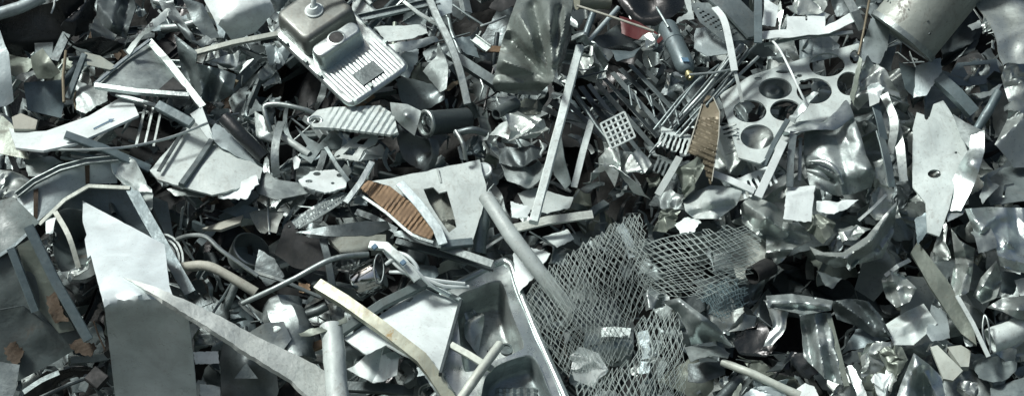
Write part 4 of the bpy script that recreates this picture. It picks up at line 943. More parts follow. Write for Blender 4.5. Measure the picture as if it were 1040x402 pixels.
# --- bundle of thin rods
rods = [(650, 172, 694, 112, 736, 62), (660, 156, 700, 108, 752, 56), (668, 150, 716, 96, 744, 50), (676, 148, 720, 100, 764, 50), (684, 130, 728, 84, 768, 46), (690, 140, 730, 96, 770, 58), (664, 132, 690, 100, 712, 78), (700, 128, 734, 88, 760, 50), (694, 116, 716, 92, 752, 46), (672, 128, 706, 84, 730, 66)]
names = ['longest, ending by the white grille', 'second longest', 'crossing the white hanging strip', 'reaching the grey post', 'uppermost', 'nearest the holed plate', 'short, by the gas cylinder', 'passing the brown fin', 'thin, in the middle', 'bent slightly, under the others']
for i, q in enumerate(rods):
    z = .12 + .02 * i
    B('thin_rod', 'rod', 'thin dark rod of the slanted bundle, ' + names[i], ['grey steel', 'dark steel', 'galvanised'][i % 3], [(q[0], q[1], z), (q[2], q[3], z + .06), (q[4], q[5], z)], 2.4 + (i % 3) * .5, 'round', h=.12, group='slanted rod bundle', lm='the slanted rods' if i == 1 else 'rod')
B('thin_rod', 'rod', 'pale rod lying across the slanted bundle', 'galvanised', '700,76,.3 726,74,.32 742,71,.3', 2.4, 'round', h=.16)

# --- small white grille
gp = lambda s, t: (610 + 24 * s + 11 * t * (1 - .0 * s) + 0 * s, 126 - 12 * s + 25 * t, .22 - .02 * s + .08 * t)
o = root('grille', P(*gp(.5, .5)), 'small white square-cell grille', 'grille', lm='the white grille')
for i in range(6):
    s = i / 5; B('grille_bar', '', None, 'dirty white', [gp(s, 0), gp(s, 1)], 2.0, 'box', h=.16, parent=o)
for j in range(6):
    t = j / 5; B('grille_bar', '', None, 'dirty white', [gp(0, t), gp(1, t)], 2.0, 'box', h=.165, parent=o)
B('flat_bar', 'bar', 'slim pale upright strip between the long pole and grille', 'dirty white', '601,122,.18 592,154,.24 583,190,.2', 6.5, 'flat', h=.16, d=1.5, lm='the slim pale upright strip')
B('thin_rod', 'rod', 'long thin dark rod slanting to the white grille', 'grey steel', '586,98,.18 606,128,.2 630,158,.2', 2.6, 'round', h=.18)
B('flat_bar', 'bar', 'short grey bar across the long pole', 'grey steel', '568,116,.1 602,124,.12', 8, 'flat', h=.1, d=3)
B('thin_rod', 'rod', 'dark thin rod below the saddle-shaped strip', 'dark steel', '582,80,.12 600,76,.14 616,72,.1', 2, 'round', h=.14)

S('crushed_lump', 'crushed sheet', 'pale crushed cap behind the long pole', 'crushed aluminium', '512,124,.1 524,112,.14 544,116,.18 558,134,.16 548,143,.2 520,143,.22', h=.12, cr=.05, cs=.12, lm='the pale crushed cap')
S('grey_bulge', 'crushed sheet', 'dark olive crushed lump above the pale crushed cap', 'olive', '520,108,.1 532,100,.12 552,104,.1 548,116,.14 524,118,.16', h=.1, cr=.05, cs=.1)
S('dark_leaf', 'curved sheet', 'dark curved leaf of sheet right of the long pole', 'grey steel', '562,142,.1 570,138,.16 573,160,.2 580,186,.2 574,192,.14 563,178,.1 558,160,.08', h=.14, cr=.02, cs=.1)
S('dark_curl', 'curved sheet', 'dark glossy curl left of the long pole', 'dark steel', '506,150,.1 530,146,.16 552,150,.12 546,164,.2 520,170,.2 506,166,.14', h=.08, ctrl='528,156,.26')
S('pale_curl', 'curved sheet', 'pale curved sheet left of the pole foot', 'galvanised', '508,172,.1 530,162,.14 548,166,.1 556,180,.16 540,192,.22 514,186,.2', h=.08, ctrl='530,176,.26')
S('white_sheet', 'sheet', 'white sheet around the pole foot', 'dirty white', '524,196,.14 548,190,.12 584,200,.12 580,212,.2 556,218,.22 534,212,.2', h=.1, lm='the white sheet at the pole foot')
B('plank', 'plank', 'grey plank lying below the pole foot', 'weathered grey', '522,232,.2 556,224,.22 602,218,.2', 9, 'box', h=.14, d=3)
S('white_sheet', 'sheet', 'small white square sheet under the grey plank', 'dirty white', '550,240,.14 576,232,.1 584,242,.16 566,252,.2', h=.12)
S('white_sheet', 'sheet', 'white sheet beneath the long pale pipe', 'white paint', '520,262,.08 534,250,.08 560,262,.14 546,282,.22 524,300,.24', h=.06)
S('white_sheet', 'sheet', 'white flat offcut left of the grey plank', 'white paint', '518,204,.14 540,212,.16 536,220,.2 520,222,.2', h=.14)
S('silver_crush', 'crumpled sheet', 'silver crumpled sheet below the white grille', 'crushed aluminium', '606,144,.1 622,150,.18 630,162,.2 627,178,.24 614,172,.2 602,180,.18 592,190,.1 600,168,.14', h=.18, cr=.06, cs=.12, lm='the silver crumple under the grille')
S('silver_crush', 'crumpled sheet', 'shiny rounded crumple right of the white grille', 'crushed aluminium', '630,158,.1 648,150,.16 662,160,.2 658,174,.22 640,178,.2 630,170,.16', h=.16, cr=.06, cs=.12)
S('long_blade', 'blade', 'pale curled blade under the silver crumple', 'aluminium', '602,164,.18 618,176,.26 642,190,.28 662,204,.22 640,200,.2 616,186,.18', h=.14, lm='the pale curled blade')
B('flat_bar', 'bar', 'short white bar leaning below the brown fin', 'dirty white', '690,160,.2 680,178,.26 668,198,.22', 7, 'flat', h=.2, d=2)
# --- comb plates
def comb(label, x, y, dx, dy, n, ln, wd, mat='dirty white', lm=None):
    ol = [(x, y, .14), (x + dx * n, y + dy * n, .14)]
    ux, uy = -dy / math.hypot(dx, dy), dx / math.hypot(dx, dy)
    tip = []
    for i in range(n - 1, -1, -1):
        for s, l in ((.95, 1), (.35, 1), (.35, .3), (0.0, .3)):
            if i == 0 and s == 0: continue
            tip.append((x + dx * (i + s) + ux * ln * l, y + dy * (i + s) + uy * ln * l, .14 + .1 * l))
    S('comb_plate', 'plate', label, mat, ol + tip, h=.16, res=1.6, th=.008, lm=lm)
comb('white slotted comb plate left of the brown fin', 672, 128, 4.6, 1.6, 7, 20, 2, lm='the white comb plate')
comb('white toothed plate between brown fin and holed plate', 726, 128, 1.4, 5.0, 6, -20, 2, lm='the white toothed plate')
comb('long pale comb plate under the white comb plate', 668, 156, 4.4, 2.0, 6, 18, 2, 'galvanised')
comb('white slatted plate below the holed plate', 745, 184, 5.2, -2.4, 7, 22, 2, 'white paint')
# --- brown fin
fw2 = lambda q: .007 * np.sin((q[:, 1] * .92 - q[:, 0] * .4) * 2 * math.pi / 5.4) * (q[:, 1] > 120)
o = S('fin_plate', 'plate', 'brown ribbed pointed fin plate standing upright', 'brown fin', '714,104,.12 718,97,.12 724,98,.12 731,114,.2 730,138,.24 726,160,.26 722,188,.22 717,176,.24 714,162,.26 706,158,.28 698,155,.26 705,132,.2', h=.28, th=.01, res=1.5, wave=fw2, holes=[(718.5, 106, 2, 4)], lm='the brown fin')
B('edge_band', '', None, 'tan', '698,155,.27 705,132,.21 713,106,.14', 1.2, 'flat', h=.283, parent=o, d=1)
B('edge_band', '', None, 'tan', '724,98,.14 731,114,.21 730,138,.25 723,184,.24', 1, 'flat', h=.283, parent=o, d=1)
S('torn_cloth', 'crushed sheet', 'pale torn sheet draped against the foot of the brown fin', 'olive', '682,172,.1 700,160,.16 714,154,.2 718,166,.24 708,184,.24 704,204,.2 692,206,.14 690,190,.1', h=.26, cr=.05, cs=.12)
B('flat_bar', 'bar', 'white bar running right from the brown fin foot', 'white paint', '724,176,.2 744,184,.24 766,194,.22', 7, 'flat', h=.18, d=2, lm='the white bar by the fin foot')
B('flat_bar', 'bar', 'slanted white bar crossing below the holed plate', 'white paint', '796,144,.3 784,170,.32 770,200,.28', 8, 'flat', h=.2, d=2.4, lm='the slanted white bar')
B('flat_bar', 'bar', 'slanted slim grey bar beside the slanted white bar', 'blue grey', '800,122,.3 786,146,.3 776,168,.26', 5, 'box', h=.2)

# --- plate with large round holes
o = S('holed_plate', 'plate', 'pale flat plate with rows of large round holes', 'dirty white', '731,96,.0 762,77,-.01 814,60,-.03 872,44,-.05 879,62,.0 872,92,.1 860,112,.16 816,132,.22 790,152,.28 772,166,.32 750,160,.28 740,126,.14',
  h=.18, th=.014, res=2.0, dent=.002, cr=.004, holes=[(840, 66, 18, 12), (787.5, 90, 17, 11), (827, 92.5, 18, 13), (862, 85, 12, 12), (761.5, 113, 17, 11.5), (798, 112, 16, 11), (769, 139, 17, 12.5), (812, 77, 3, 1.6), (805, 74, 2, 1), (815, 83, 3, 1.6), (808, 79, 2, 1.2), (770, 80, 4, 1.8), (795, 73, 7, 1.6), (868, 58, 5, 7)], lm='the holed plate')
S('strip', 'strip', 'bent pale strip poking out through a hole of the holed plate', 'galvanised', '800,122,.1 812,104,.16 826,92,.2 832,95,.2 818,110,.2 806,126,.14', h=.3, th=.006)
S('disc', 'sheet', 'crinkled pale sheet seen through the lowest hole', 'crushed aluminium', '748,134,.1 766,126,.1 788,132,.1 790,150,.1 770,156,.1 752,150,.1', h=-.02, cr=.05, cs=.15)
S('disc', 'sheet', 'dark domed sheet seen through the upper left hole', 'grey steel', '768,84,.0 790,78,.0 808,88,.0 800,102,.0 774,102,.0', h=-.06, ctrl='788,90,.1', smooth=True)
S('blue_tile', 'panel', 'pale blue panel with grid lines behind the holed plate', 'pale blue', '812,41,.02 842,37,.0 853,46,.02 850,58,.04 812,66,.06', h=.04, wave=lambda q: -.004 * ((np.abs((q[:, 0] % 10) - 5) < .8) | (np.abs((q[:, 1] % 8) - 4) < .7)), res=1.4)
B('wire', 'wire', 'thin white wire curving over the holed plate', 'white plastic', '776,34,.1 790,48,.24 802,70,.34 814,96,.34 820,108,.3', 2.4, 'round', h=.2, smooth=5, lm='the thin white curved wire')
# --- slotted white strip at top
S('slotted_strip', 'strip', 'white notched strip along the top edge', 'white paint', '770,32,.2 799,30,.2 799,17,.12 818,17,.12 818,21,.14 820,21,.14 820,16,.12 838,17,.12 838,27,.18 852,20,.16 866,12,.14 868,22,.2 842,34,.24 806,38,.26 770,40,.24', h=.16, lm='the white notched strip')
S('white_corner', 'panel', 'white panel corner at the top edge', 'white paint', '776,-6,.1 782,4,.12 791,8,.12 788,28,.18 774,27,.18', h=.14)
S('crushed_foil', 'crumpled sheet', 'grey green crumpled foil at the top edge', 'crushed aluminium', '798,14,.1 806,2,.12 816,-6,.1 842,-6,.1 838,12,.16 818,15,.2', h=.1, cr=.06, cs=.1, lm='the grey green foil at the top edge')
B('flat_bar', 'bar', 'long thin pale strip under the white notched strip', 'aluminium', '776,46,.16 812,38,.2 866,33,.16', 4, 'flat', h=.18, d=1.6)
B('flat_bar', 'bar', 'pale curved bar descending from the top edge', 'galvanised', '858,-6,.16 868,12,.2 876,30,.14', 9, 'flat', h=.2, d=2.5)
S('dark_cover', 'sheet', 'dark creased sheet left of the pale curved bar', 'dark steel', '838,-6,.1 858,-6,.1 868,14,.12 850,18,.12', h=.08, cr=.04, cs=.1)
B('thin_rod', 'rod', 'thin brownish rod standing before the pale blue bent panel', 'brown fin', '872,56,.3 878,28,.3 884,-6,.2', 2.6, 'round', h=.24)
S('bent_sheet', 'panel', 'pale blue bent panel beside the big drum', 'pale blue', '882,20,.1 898,18,.12 906,22,.1 904,46,.14 894,66,.2 874,60,.22 876,42,.2', h=.14, lm='the pale blue bent panel')
# --- big drum
rim_c = P(916, 38, .46); ax = (P(955, -21, .3) - rim_c); ax = ax - FWD * ax.dot(FWD); ax.normalize(); ax = (ax - FWD * .12).normalized()
o = lathe('steel_drum', rim_c, ax, [(0, .248), (.0, .256), (.012, .26), (.02, .256), (.5, .256), (.51, .264), (.53, .264), (.54, .256), (.85, .256), (.85, .05)], 'drum paint', n=40)
tag(o, 'big pale drum lying tilted with rust specks', 'drum', 'the big pale drum')
lathe('drum_rim', rim_c, -ax, [(-.03, .257), (-.03, .266), (.006, .268), (.01, .262), (.01, .246), (-.01, .244)], 'galvanised', o, n=40)
lathe('drum_end', rim_c + ax * .03, -ax, [(0, .248), (.004, .24), (.006, 0)], 'dark steel', o, n=40)
rr = random.Random(4)
for i in range(9):
    t = rr.uniform(.3, 2.6); z = rr.uniform(.08, .5)
    s_ = NRM.cross(ax).normalized(); u_ = ax.cross(s_)
    if u_.dot(NRM) < 0: u_ = -u_
    dn = s_ * math.cos(t) + u_ * math.sin(t)
    lathe('rust_spot', rim_c + ax * z + dn * .256, dn, [(-.01, rr.uniform(.009, .018)), (.0025, .008)], 'dark steel', o, n=9, squash=rr.uniform(.5, 1))
S('blue_sheet', 'sheet', 'pale blue sheet corner below the big drum', 'pale blue', '930,70,.1 956,58,.06 958,78,.12 942,98,.18 928,100,.16', h=.1, lm='the pale blue corner under the drum')
S('white_flap', 'flap', 'pale blue ribbed sheet strip below the drum rim', 'blue grey', '912,62,.1 934,70,.1 930,100,.18 918,92,.16', h=.08)
B('channel', 'channel', 'grey beam slanting down right below the big drum', 'blue grey', '954,78,.14 972,94,.18 990,114,.14', 13, 'C', h=.14, d=8, lm='the grey slanting beam')
S('dark_crate', 'sheet', 'dark blue-grey crate side in the dark hollow', 'blue grey', '972,64,-.1 1012,60,-.1 1018,82,-.04 984,88,-.02 960,84,.0', h=.0, holes=[[(978, 67), (1006, 65), (1004, 76), (984, 78)]])
S('white_curl', 'offcut', 'bright white curled offcut in the dark hollow', 'bright steel', '986,96,.1 1004,90,.16 1019,84,.12 1014,94,.2 996,101,.2', h=.12, lm='the bright curled offcut')
S('pale_scrap', 'offcut', 'small pale scrap inside the dark hollow', 'galvanised', '982,26,.0 996,20,.02 998,28,.04 988,32,.04', h=.0)
S('foil_sheet', 'crumpled sheet', 'bright crinkled foil sheet at the top right corner', 'crushed aluminium', '984,-6,.04 1070,-8,.0 1070,60,.3 1040,56,.3 1028,70,.36 1010,36,.22', h=.52, cr=.05, cs=.16, fold=(6, 10, 24, 2), lm='the bright corner foil')
S('foil_sheet', 'crumpled sheet', 'grey crinkled foil below the bright corner foil', 'aluminium', '1026,62,.14 1070,56,.1 1070,104,.16 1030,104,.2 1018,86,.18', h=.14, cr=.07, cs=.2)
# --- foil tower beside the holed plate
S('foil_knot', 'crumpled sheet', 'shiny knotted foil heap beside the holed plate', 'crushed aluminium', '862,92,.1 868,64,.16 880,56,.2 894,62,.22 906,78,.2 916,98,.16 914,112,.12 896,100,.2 880,106,.16 870,112,.1', h=.22, cr=.10, cs=.09, lm='the shiny foil knot')
S('olive_strip', 'strip', 'olive pointed strip leaning left of the shiny foil knot', 'olive', '862,100,.16 872,56,.2 877,60,.22 872,86,.24 867,110,.2', h=.24)
S('white_scrap', 'offcut', 'white crumpled scrap on the shiny foil knot', 'white paint', '880,92,.2 888,84,.26 898,90,.26 894,104,.26 884,108,.24', h=.26, cr=.03, cs=.08)
for i, (a, lab) in enumerate((('886,96,.2 892,118,.24 898,142,.2', 'grey strip hanging below the white scrap'), ('898,96,.2 908,124,.24 904,156,.16', 'pale strip hanging right of the grey strip'), ('893,134,.2 900,160,.24 906,190,.2', 'bent grey strip beside the crushed tin'), ('908,118,.14 914,150,.2 918,184,.14', 'pale bent strip beside the one-hole plate'))):
    B('hanging_strip', 'strip', lab, ['blue grey', 'aluminium', 'grey steel', 'crushed aluminium'][i], a, 9, 'flat', h=.22, smooth=4, d=1.5, roll=[20, -30, 30, -20][i], dent=.3)
for i, (x, y, lab) in enumerate(((908, 128, 'crinkled foil piece right of the foil knot'), (914, 160, 'crinkled dark foil piece beside the hole plate edge'), (900, 178, 'crinkled foil piece right of the crushed tin'), (918, 196, 'crinkled foil piece under the hole plate corner'), (900, 206, 'crinkled dark foil wad above the long crescent fold'))):
    S('foil_piece', 'crumpled sheet', lab, 'crushed aluminium' if i % 2 == 0 else 'dark steel', [(x + 15 * math.cos(t) * (1 + .3 * math.sin(3 * t + i)), y + 19 * math.sin(t), .1) for t in np.linspace(0, 6.28, 9)[:-1]], h=.14, cr=.09, cs=.07)
# --- crushed tin cushion
S('crushed_tin', 'crushed tin', 'large pillow-like crushed tin with dented corner', 'galvanised', '817,126,.1 838,122,.12 867,119,.1 874,136,.14 880,158,.16 889,176,.14 885,190,.1 866,197,.12 850,199,.1 822,188,.12 816,160,.1', h=.2, th=.01, smooth=False, cr=.02, cs=.35,
  ctrl='835,145,.15 855,145,.17 872,150,.2 880,172,.24 850,160,.2 860,180,.24', fold=(2, 5, 10, 2), lm='the pillow-like crushed tin')
TIN = HEROES[-1][0]
B('dent_lip', '', None, 'bright steel', '822,164,.2 838,165,.25 850,174,.26 856,187,.22', 6, 'round', h=.21, smooth=5, parent=TIN, taper=(.4, 1, .5))
B('dent_lip', '', None, 'galvanised', '820,173,.2 832,176,.24 842,183,.22', 6, 'round', h=.21, smooth=5, parent=TIN, taper=(.5, 1, .3))
S('draped_sheet', 'folded sheet', 'pale folded sheet draped above the pillow-like tin', 'bright steel', '789,114,.12 820,114,.18 850,108,.2 866,100,.14 870,120,.22 846,122,.28 822,126,.26 800,132,.24 792,140,.2', h=.22, cr=.035, cs=.16, lm='the draped folded sheet')
B('flat_bar', 'bar', 'upright grey strip left of the pillow-like tin', 'grey steel', '806,134,.26 803,160,.28 802,190,.24', 7, 'flat', h=.18, d=2)
B('flat_bar', 'bar', 'thin upright pale strip between grey strip and crushed tin', 'galvanised', '813,140,.2 812,184,.2', 3.4, 'flat', h=.16, d=1.5)
S('white_plate', 'plate', 'white plate below the pillow-like crushed tin', 'white paint', '799,188,.14 829,190,.14 827,208,.2 825,226,.24 795,224,.24', h=.24, lm='the white plate under the tin')
# --- plate with one hole
S('hole_plate', 'plate', 'bright pale plate with one dark oval hole', 'dirty white', '927,130,.14 931,114,.08 944,119,.1 948,106,.04 958,102,.02 968,118,.06 978,140,.1 986,162,.16 970,186,.22 964,212,.26 954,240,.28 942,236,.28 940,206,.24 927,190,.2', h=.18, th=.012, jag=.15, holes=[(949, 176.5, 7, 4.4), (941, 118, 2.4, 4), (971, 155, 1.6, 1.2)], lm='the one-hole plate', cr=.012, cs=.14)
S('arched_sheet', 'curved sheet', 'curved silver sheet standing right of the one-hole plate', 'bright steel', '975,165,.16 984,152,.2 986,138,.2 1000,132,.22 1000,154,.24 990,186,.24 976,214,.22 960,214,.18 966,188,.18', h=.22, ctrl='986,165,.32', lm='the curved silver sheet')
S('arched_sheet', 'curved sheet', 'pale curved flange above the curved silver sheet', 'galvanised', '968,116,.12 980,124,.16 1001,134,.18 994,140,.24 984,150,.24 976,140,.2', h=.18, cr=.02)
B('channel', 'channel', 'pale tube rising to the crinkled right edge sheet', 'blue grey', '992,132,.14 1004,112,.2 1014,94,.2', 9, 'round', h=.16)
S('edge_foil', 'crumpled sheet', 'pale bent sheet at the right edge under the grey foil', 'aluminium', '1014,108,.12 1028,98,.14 1070,98,.12 1070,166,.2 1040,170,.24 1012,158,.22', h=.18, cr=.05, cs=.25, lm='the pale right edge sheet')
S('dark_sheet', 'sheet', 'dark grey sheet with a cut slot at the right edge', 'grey steel', '998,186,.1 1020,170,.1 1070,160,.1 1070,208,.2 1040,204,.2 1006,208,.2', h=.12, holes=[[(1018, 200), (1020, 188), (1030, 186), (1030, 188), (1022, 190), (1020, 200)]], lm='the dark slotted sheet')
S('bent_bracket', 'bracket', 'pale bent clip in the gap right of the curved silver sheet', 'galvanised', '1001,176,.14 1008,184,.18 1016,188,.18 1006,198,.22 998,208,.22 994,200,.2', h=.2)
S('bright_sheet', 'sheet', 'silver folded pair under the one-hole plate', 'bright steel', '962,208,.16 980,206,.18 978,220,.22 962,226,.24', h=.2)

# ================================================================== lower right
S('pale_sheet', 'sheet', 'large pale bent sheet above the wire nets', 'dirty white', '693,200,.12 722,188,.14 756,190,.12 748,208,.2 730,222,.24 706,222,.24 696,214,.2', h=.2, ctrl='722,204,.28', lm='the large pale bent sheet', cr=.03, cs=.14)
S('crushed_can', 'crushed can', 'pale crushed can right of the large pale bent sheet', 'crushed aluminium', '752,208,.12 762,198,.16 784,206,.18 806,222,.16 800,240,.14 786,252,.12 766,236,.14 754,226,.14', h=.18, cr=.05, cs=.16, ctrl='778,222,.3', lm='the pale crushed can')
B('dark_mouth', 'pipe', 'dark oval tube mouth beside the small wire net', 'black matt', '764,280,.18 782,270,.1', 18, 'hollow', h=.16, hollow=.12)
S('brown_crush', 'crumpled sheet', 'olive crumple left of the large pale bent sheet', 'olive', '662,222,.1 672,212,.16 686,212,.18 692,224,.2 676,236,.18 664,236,.14', h=.16, cr=.07, cs=.09)
S('dark_leaf', 'curved sheet', 'smooth grey curved leaf above the olive crumple', 'galvanised', '668,200,.1 680,190,.14 696,198,.18 698,214,.18 684,214,.2 670,212,.16', h=.14, ctrl='684,202,.26')
S('bright_offcut', 'offcut', 'bright small torn offcut on the net top edge', 'dirty white', '684,230,.2 698,220,.22 712,226,.26 706,236,.28 690,238,.26', h=.18, jag=.5)
# wire nets
def net(label, name_lm, poly, cw, chh, ang, hfun, mat, seed, rad=.001, warp=3.0, layers=1):
    o0 = None
    cx = sum(p[0] for p in poly) / len(poly); cy = sum(p[1] for p in poly) / len(poly)
    ca, sa = math.cos(R(ang)), math.sin(R(ang))
    V, F = [], []; dup = {}
    memo = {}
    def node(i, j, ly):
        if (i, j, ly) not in memo: memo[i, j, ly] = node_(i, j, ly)
        return memo[i, j, ly]
    def inp(a):
        k = (round(a[0], 3), round(a[1], 3))
        if k not in dup: rg = noise.noise(Vector((k[0] / 5, k[1] / 5, seed))) * 7; dup[k] = bool(inside([(k[0] + rg, k[1] - rg)], poly)[0])
        return dup[k]
    hm = {}
    def hf(a):
        k = (a[0], a[1])
        if k not in hm: hm[k] = float(hfun([k])[0])
        return hm[k]
    x0, x1 = min(p[0] for p in poly) - 9, max(p[0] for p in poly) + 9; y0, y1 = min(p[1] for p in poly) - 9, max(p[1] for p in poly) + 9
    def node_(i, j, ly):
        x = i * cw / 2; y = j * chh / 2
        x, y = x * ca - y * sa, x * sa + y * ca
        X, Y = cx + x, cy + y
        n1 = noise.noise_vector(Vector((X / 42 + seed, Y / 42, ly * 3.3))); n2 = noise.noise_vector(Vector((X / 15 + seed, Y / 15, ly * 5)))
        X += n1.x * warp * 2.2 + n2.x * warp * .4; Y += n1.y * warp * 2.2 + n2.y * warp * .4
        return X, Y, n1.z * .07 + n2.z * .025
    for ly in range(layers):
        for i in range(-70, 71):
            for j in range(-70, 71):
                if (i + j) % 2: continue
                a = node(i, j, ly)
                if not (x0 < a[0] < x1 and y0 < a[1] < y1) or not inp(a): continue
                for di in (-1, 1):
                    b_ = node(i + di, j + 1, ly)
                    if not inp(b_) or random.random() < .05: continue
                    p = P(a[0], a[1], hf(a) + a[2] - ly * .06); q = P(b_[0], b_[1], hf(b_) + b_[2] - ly * .06)
                    t = (q - p).normalized(); s = t.cross(NRM).normalized(); u = s.cross(t)
                    k = len(V)
                    for c in (p - t * rad, q + t * rad):
                        for an in (90, 210, 330): V.append(c + s * math.cos(R(an)) * rad * 1.7 + u * math.sin(R(an)) * rad)
                    F += [(k, k + 1, k + 4, k + 3), (k + 1, k + 2, k + 5, k + 4), (k + 2, k, k + 3, k + 5), (k, k + 2, k + 1), (k + 3, k + 4, k + 5)]
    o = raw('wire_net', V, F, mat, None, 60, recalc=False)
    tag(o, label, 'wire net', name_lm, at=(cx, cy))
    return o
h1 = rbf([(a, b_, c + HB + .26) for a, b_, c in pts('535,300,.16 556,268,.24 600,238,.22 640,214,.16 656,240,.22 662,286,.22 655,312,.16 620,330,.30 560,340,.2 600,280,.36 570,300,.28 630,260,.32 590,360,.2 560,380,.14 640,340,.14')])
net('large crumpled wire net spread over the heap', 'the large wire net', [(534, 300), (541, 288), (556, 270), (600, 240), (628, 222), (646, 216), (656, 228), (660, 262), (664, 292), (655, 312), (640, 332), (646, 360), (622, 372), (576, 384), (552, 356), (538, 326)], 6, 10, -8, h1, 'net wire', 3, layers=3, warp=5)
h2 = rbf([(a, b_, c + HB + .22) for a, b_, c in pts('656,246,.2 700,236,.26 760,228,.24 776,240,.2 764,290,.12 745,300,.2 700,300,.28 664,292,.2 710,260,.34')])
net('small flat wire net with wide diamonds beside the large net', 'the small wire net', [(640, 244), (690, 236), (730, 232), (764, 228), (777, 236), (770, 262), (762, 290), (752, 294), (748, 300), (716, 304), (690, 304), (652, 300)], 12, 6, 12, h2, 'net wire', 9, rad=.0014, warp=3, layers=2)
h3 = rbf([(a, b_, c + HB + .2) for a, b_, c in pts('640,330,.2 664,312,.26 694,320,.2 696,404,.1 612,408,.14 650,366,.34 600,390,.2')])
net('wire net roll standing below the large net', 'the wire net roll', [(642, 336), (654, 318), (668, 310), (690, 318), (696, 350), (696, 412), (584, 412), (580, 388), (622, 374), (646, 360)], 6, 15, 6, h3, 'net wire', 15, layers=3, warp=4)
h4 = rbf([(a, b_, c + HB + .2) for a, b_, c in pts('712,288,.16 740,282,.2 760,296,.16 748,318,.16 724,322,.2 736,302,.3')])
net('pale blue tangled net wad below the small wire net', 'the blue net wad', [(712, 292), (726, 286), (748, 282), (758, 292), (760, 308), (748, 316), (736, 326), (722, 318), (714, 306)], 5, 5, 20, h4, 'blue net', 22, rad=.0012, warp=5, layers=3)
S('white_lump', 'crumpled sheet', 'white crumpled lump beneath the large wire net', 'white paint', '578,366,.1 590,352,.16 606,358,.2 618,380,.16 604,394,.14 584,388,.1', h=.12, cr=.09, cs=.08)
S('draped_mat', 'mat', 'dusty fibre mat hanging behind the small wire net', 'weathered grey', '736,236,.1 776,232,.14 782,262,.16 766,288,.14 740,282,.12', h=.1, cr=.06, cs=.15)
# folded sheet and pole right of the nets
S('folded_duct', 'folded sheet', 'smooth grey folded duct sheet right of the wire net roll', 'galvanised', '672,306,.16 690,302,.2 706,314,.26 728,330,.28 744,352,.22 728,346,.12 702,350,.1 696,332,.2 684,314,.16', h=.2, ctrl='712,326,.34', cr=.015, lm='the grey folded duct')
S('folded_duct', 'folded sheet', 'pale under flap of the grey folded duct', 'galvanised', '694,350,.14 720,352,.1 743,354,.22 740,364,.28 722,366,.26 700,368,.28', h=.16, lm='the pale duct flap')
S('dark_block', 'block', 'black folded sheet under the grey folded duct', 'dark steel', '698,370,.1 734,366,.14 738,382,.16 712,390,.14 698,388,.12', h=.08)
B('pale_pole', 'pole', 'tan pole lying toward the bottom right of the nets', 'cream', '733,367,.2 766,380,.24 812,402,.22', 8, 'round', h=.18, taper=(.8, 1.1), lm='the tan pole')
B('dark_pipe', 'pipe', 'dark pipe stub below the tan pole', 'dark steel', '750,386,.14 730,408,.16', 13, 'hollow', h=.1, hollow=.16)
S('torn_strip', 'strip', 'olive torn strip end beside the dark pipe stub', 'olive', '742,402,.2 752,388,.22 754,392,.22 748,410,.2', h=.16)
S('bag_end', 'bag', 'white cloth bag end at the bottom', 'pale blue', '752,402,.18 766,392,.22 782,388,.22 801,384,.18 800,396,.22 788,412,.22 754,412,.2', h=.18, cr=.03, cs=.12, lm='the white bag end')
S('white_offcut', 'offcut', 'white offcut between the bag end and grey folded column', 'white paint', '806,396,.16 818,388,.16 828,392,.16 836,412,.2 806,412,.2', h=.16)
S('dark_gloss', 'crushed sheet', 'black glossy crushed sheet right of the grey folded duct', 'black gloss', '750,330,.1 764,326,.16 784,330,.12 790,350,.16 776,362,.2 752,360,.16 744,350,.1', h=.1, cr=.07, cs=.14, lm='the black glossy crush')
S('dark_gloss', 'crushed sheet', 'black glossy strip curling below the glossy crush', 'dark steel', '750,368,.1 776,364,.16 800,352,.12 812,360,.16 790,372,.2 764,376,.16', h=.1, cr=.04, cs=.14)
S('silver_fold', 'folded sheet', 'silver folded sheet at the left of the dark hollow', 'aluminium', '776,304,.14 790,308,.2 801,318,.2 798,336,.18 786,350,.16 774,352,.14 782,330,.2', h=.16, cr=.03, cs=.12)
# --- folded column
S('folded_column', 'folded sheet', 'upright grey folded column sheet with a brown edge', 'galvanised', '812,321,.12 828,318,.2 840,317,.16 850,352,.2 858,392,.2 838,384,.22 816,362,.18 815,340,.14', h=.24, ctrl='836,350,.3 825,350,.24', lm='the grey folded column', cr=.03, cs=.14)
B('column_edge', 'strip', 'brown edge strip along the grey folded column', 'olive', '841,318,.2 850,352,.24 860,392,.24', 5, 'flat', h=.26, d=2)
S('draped_sheet', 'folded sheet', 'grey drape folded over the top of the grey column', 'galvanised', '778,300,.14 804,298,.18 830,302,.2 846,305,.16 844,315,.24 816,319,.26 796,314,.24 780,312,.2', h=.26, cr=.03, cs=.2)
S('dark_fold', 'folded sheet', 'dark folded sheet right of the grey folded column', 'dark steel', '843,306,.12 862,303,.2 882,306,.22 896,322,.2 906,342,.14 888,342,.14 868,330,.1 850,324,.1', h=.2, cr=.06, cs=.16, lm='the dark right fold')
S('dark_fold', 'folded sheet', 'blue-grey sheet hanging under the dark right fold', 'blue grey', '868,332,.14 890,330,.14 905,344,.16 888,352,.2 870,352,.2 852,362,.1', h=.1)
S('dark_crush', 'crushed sheet', 'black crushed rim at the foot of the grey column', 'black gloss', '780,362,.1 800,356,.16 822,368,.2 838,384,.16 834,392,.14 812,386,.14', h=.14, cr=.05, cs=.12)
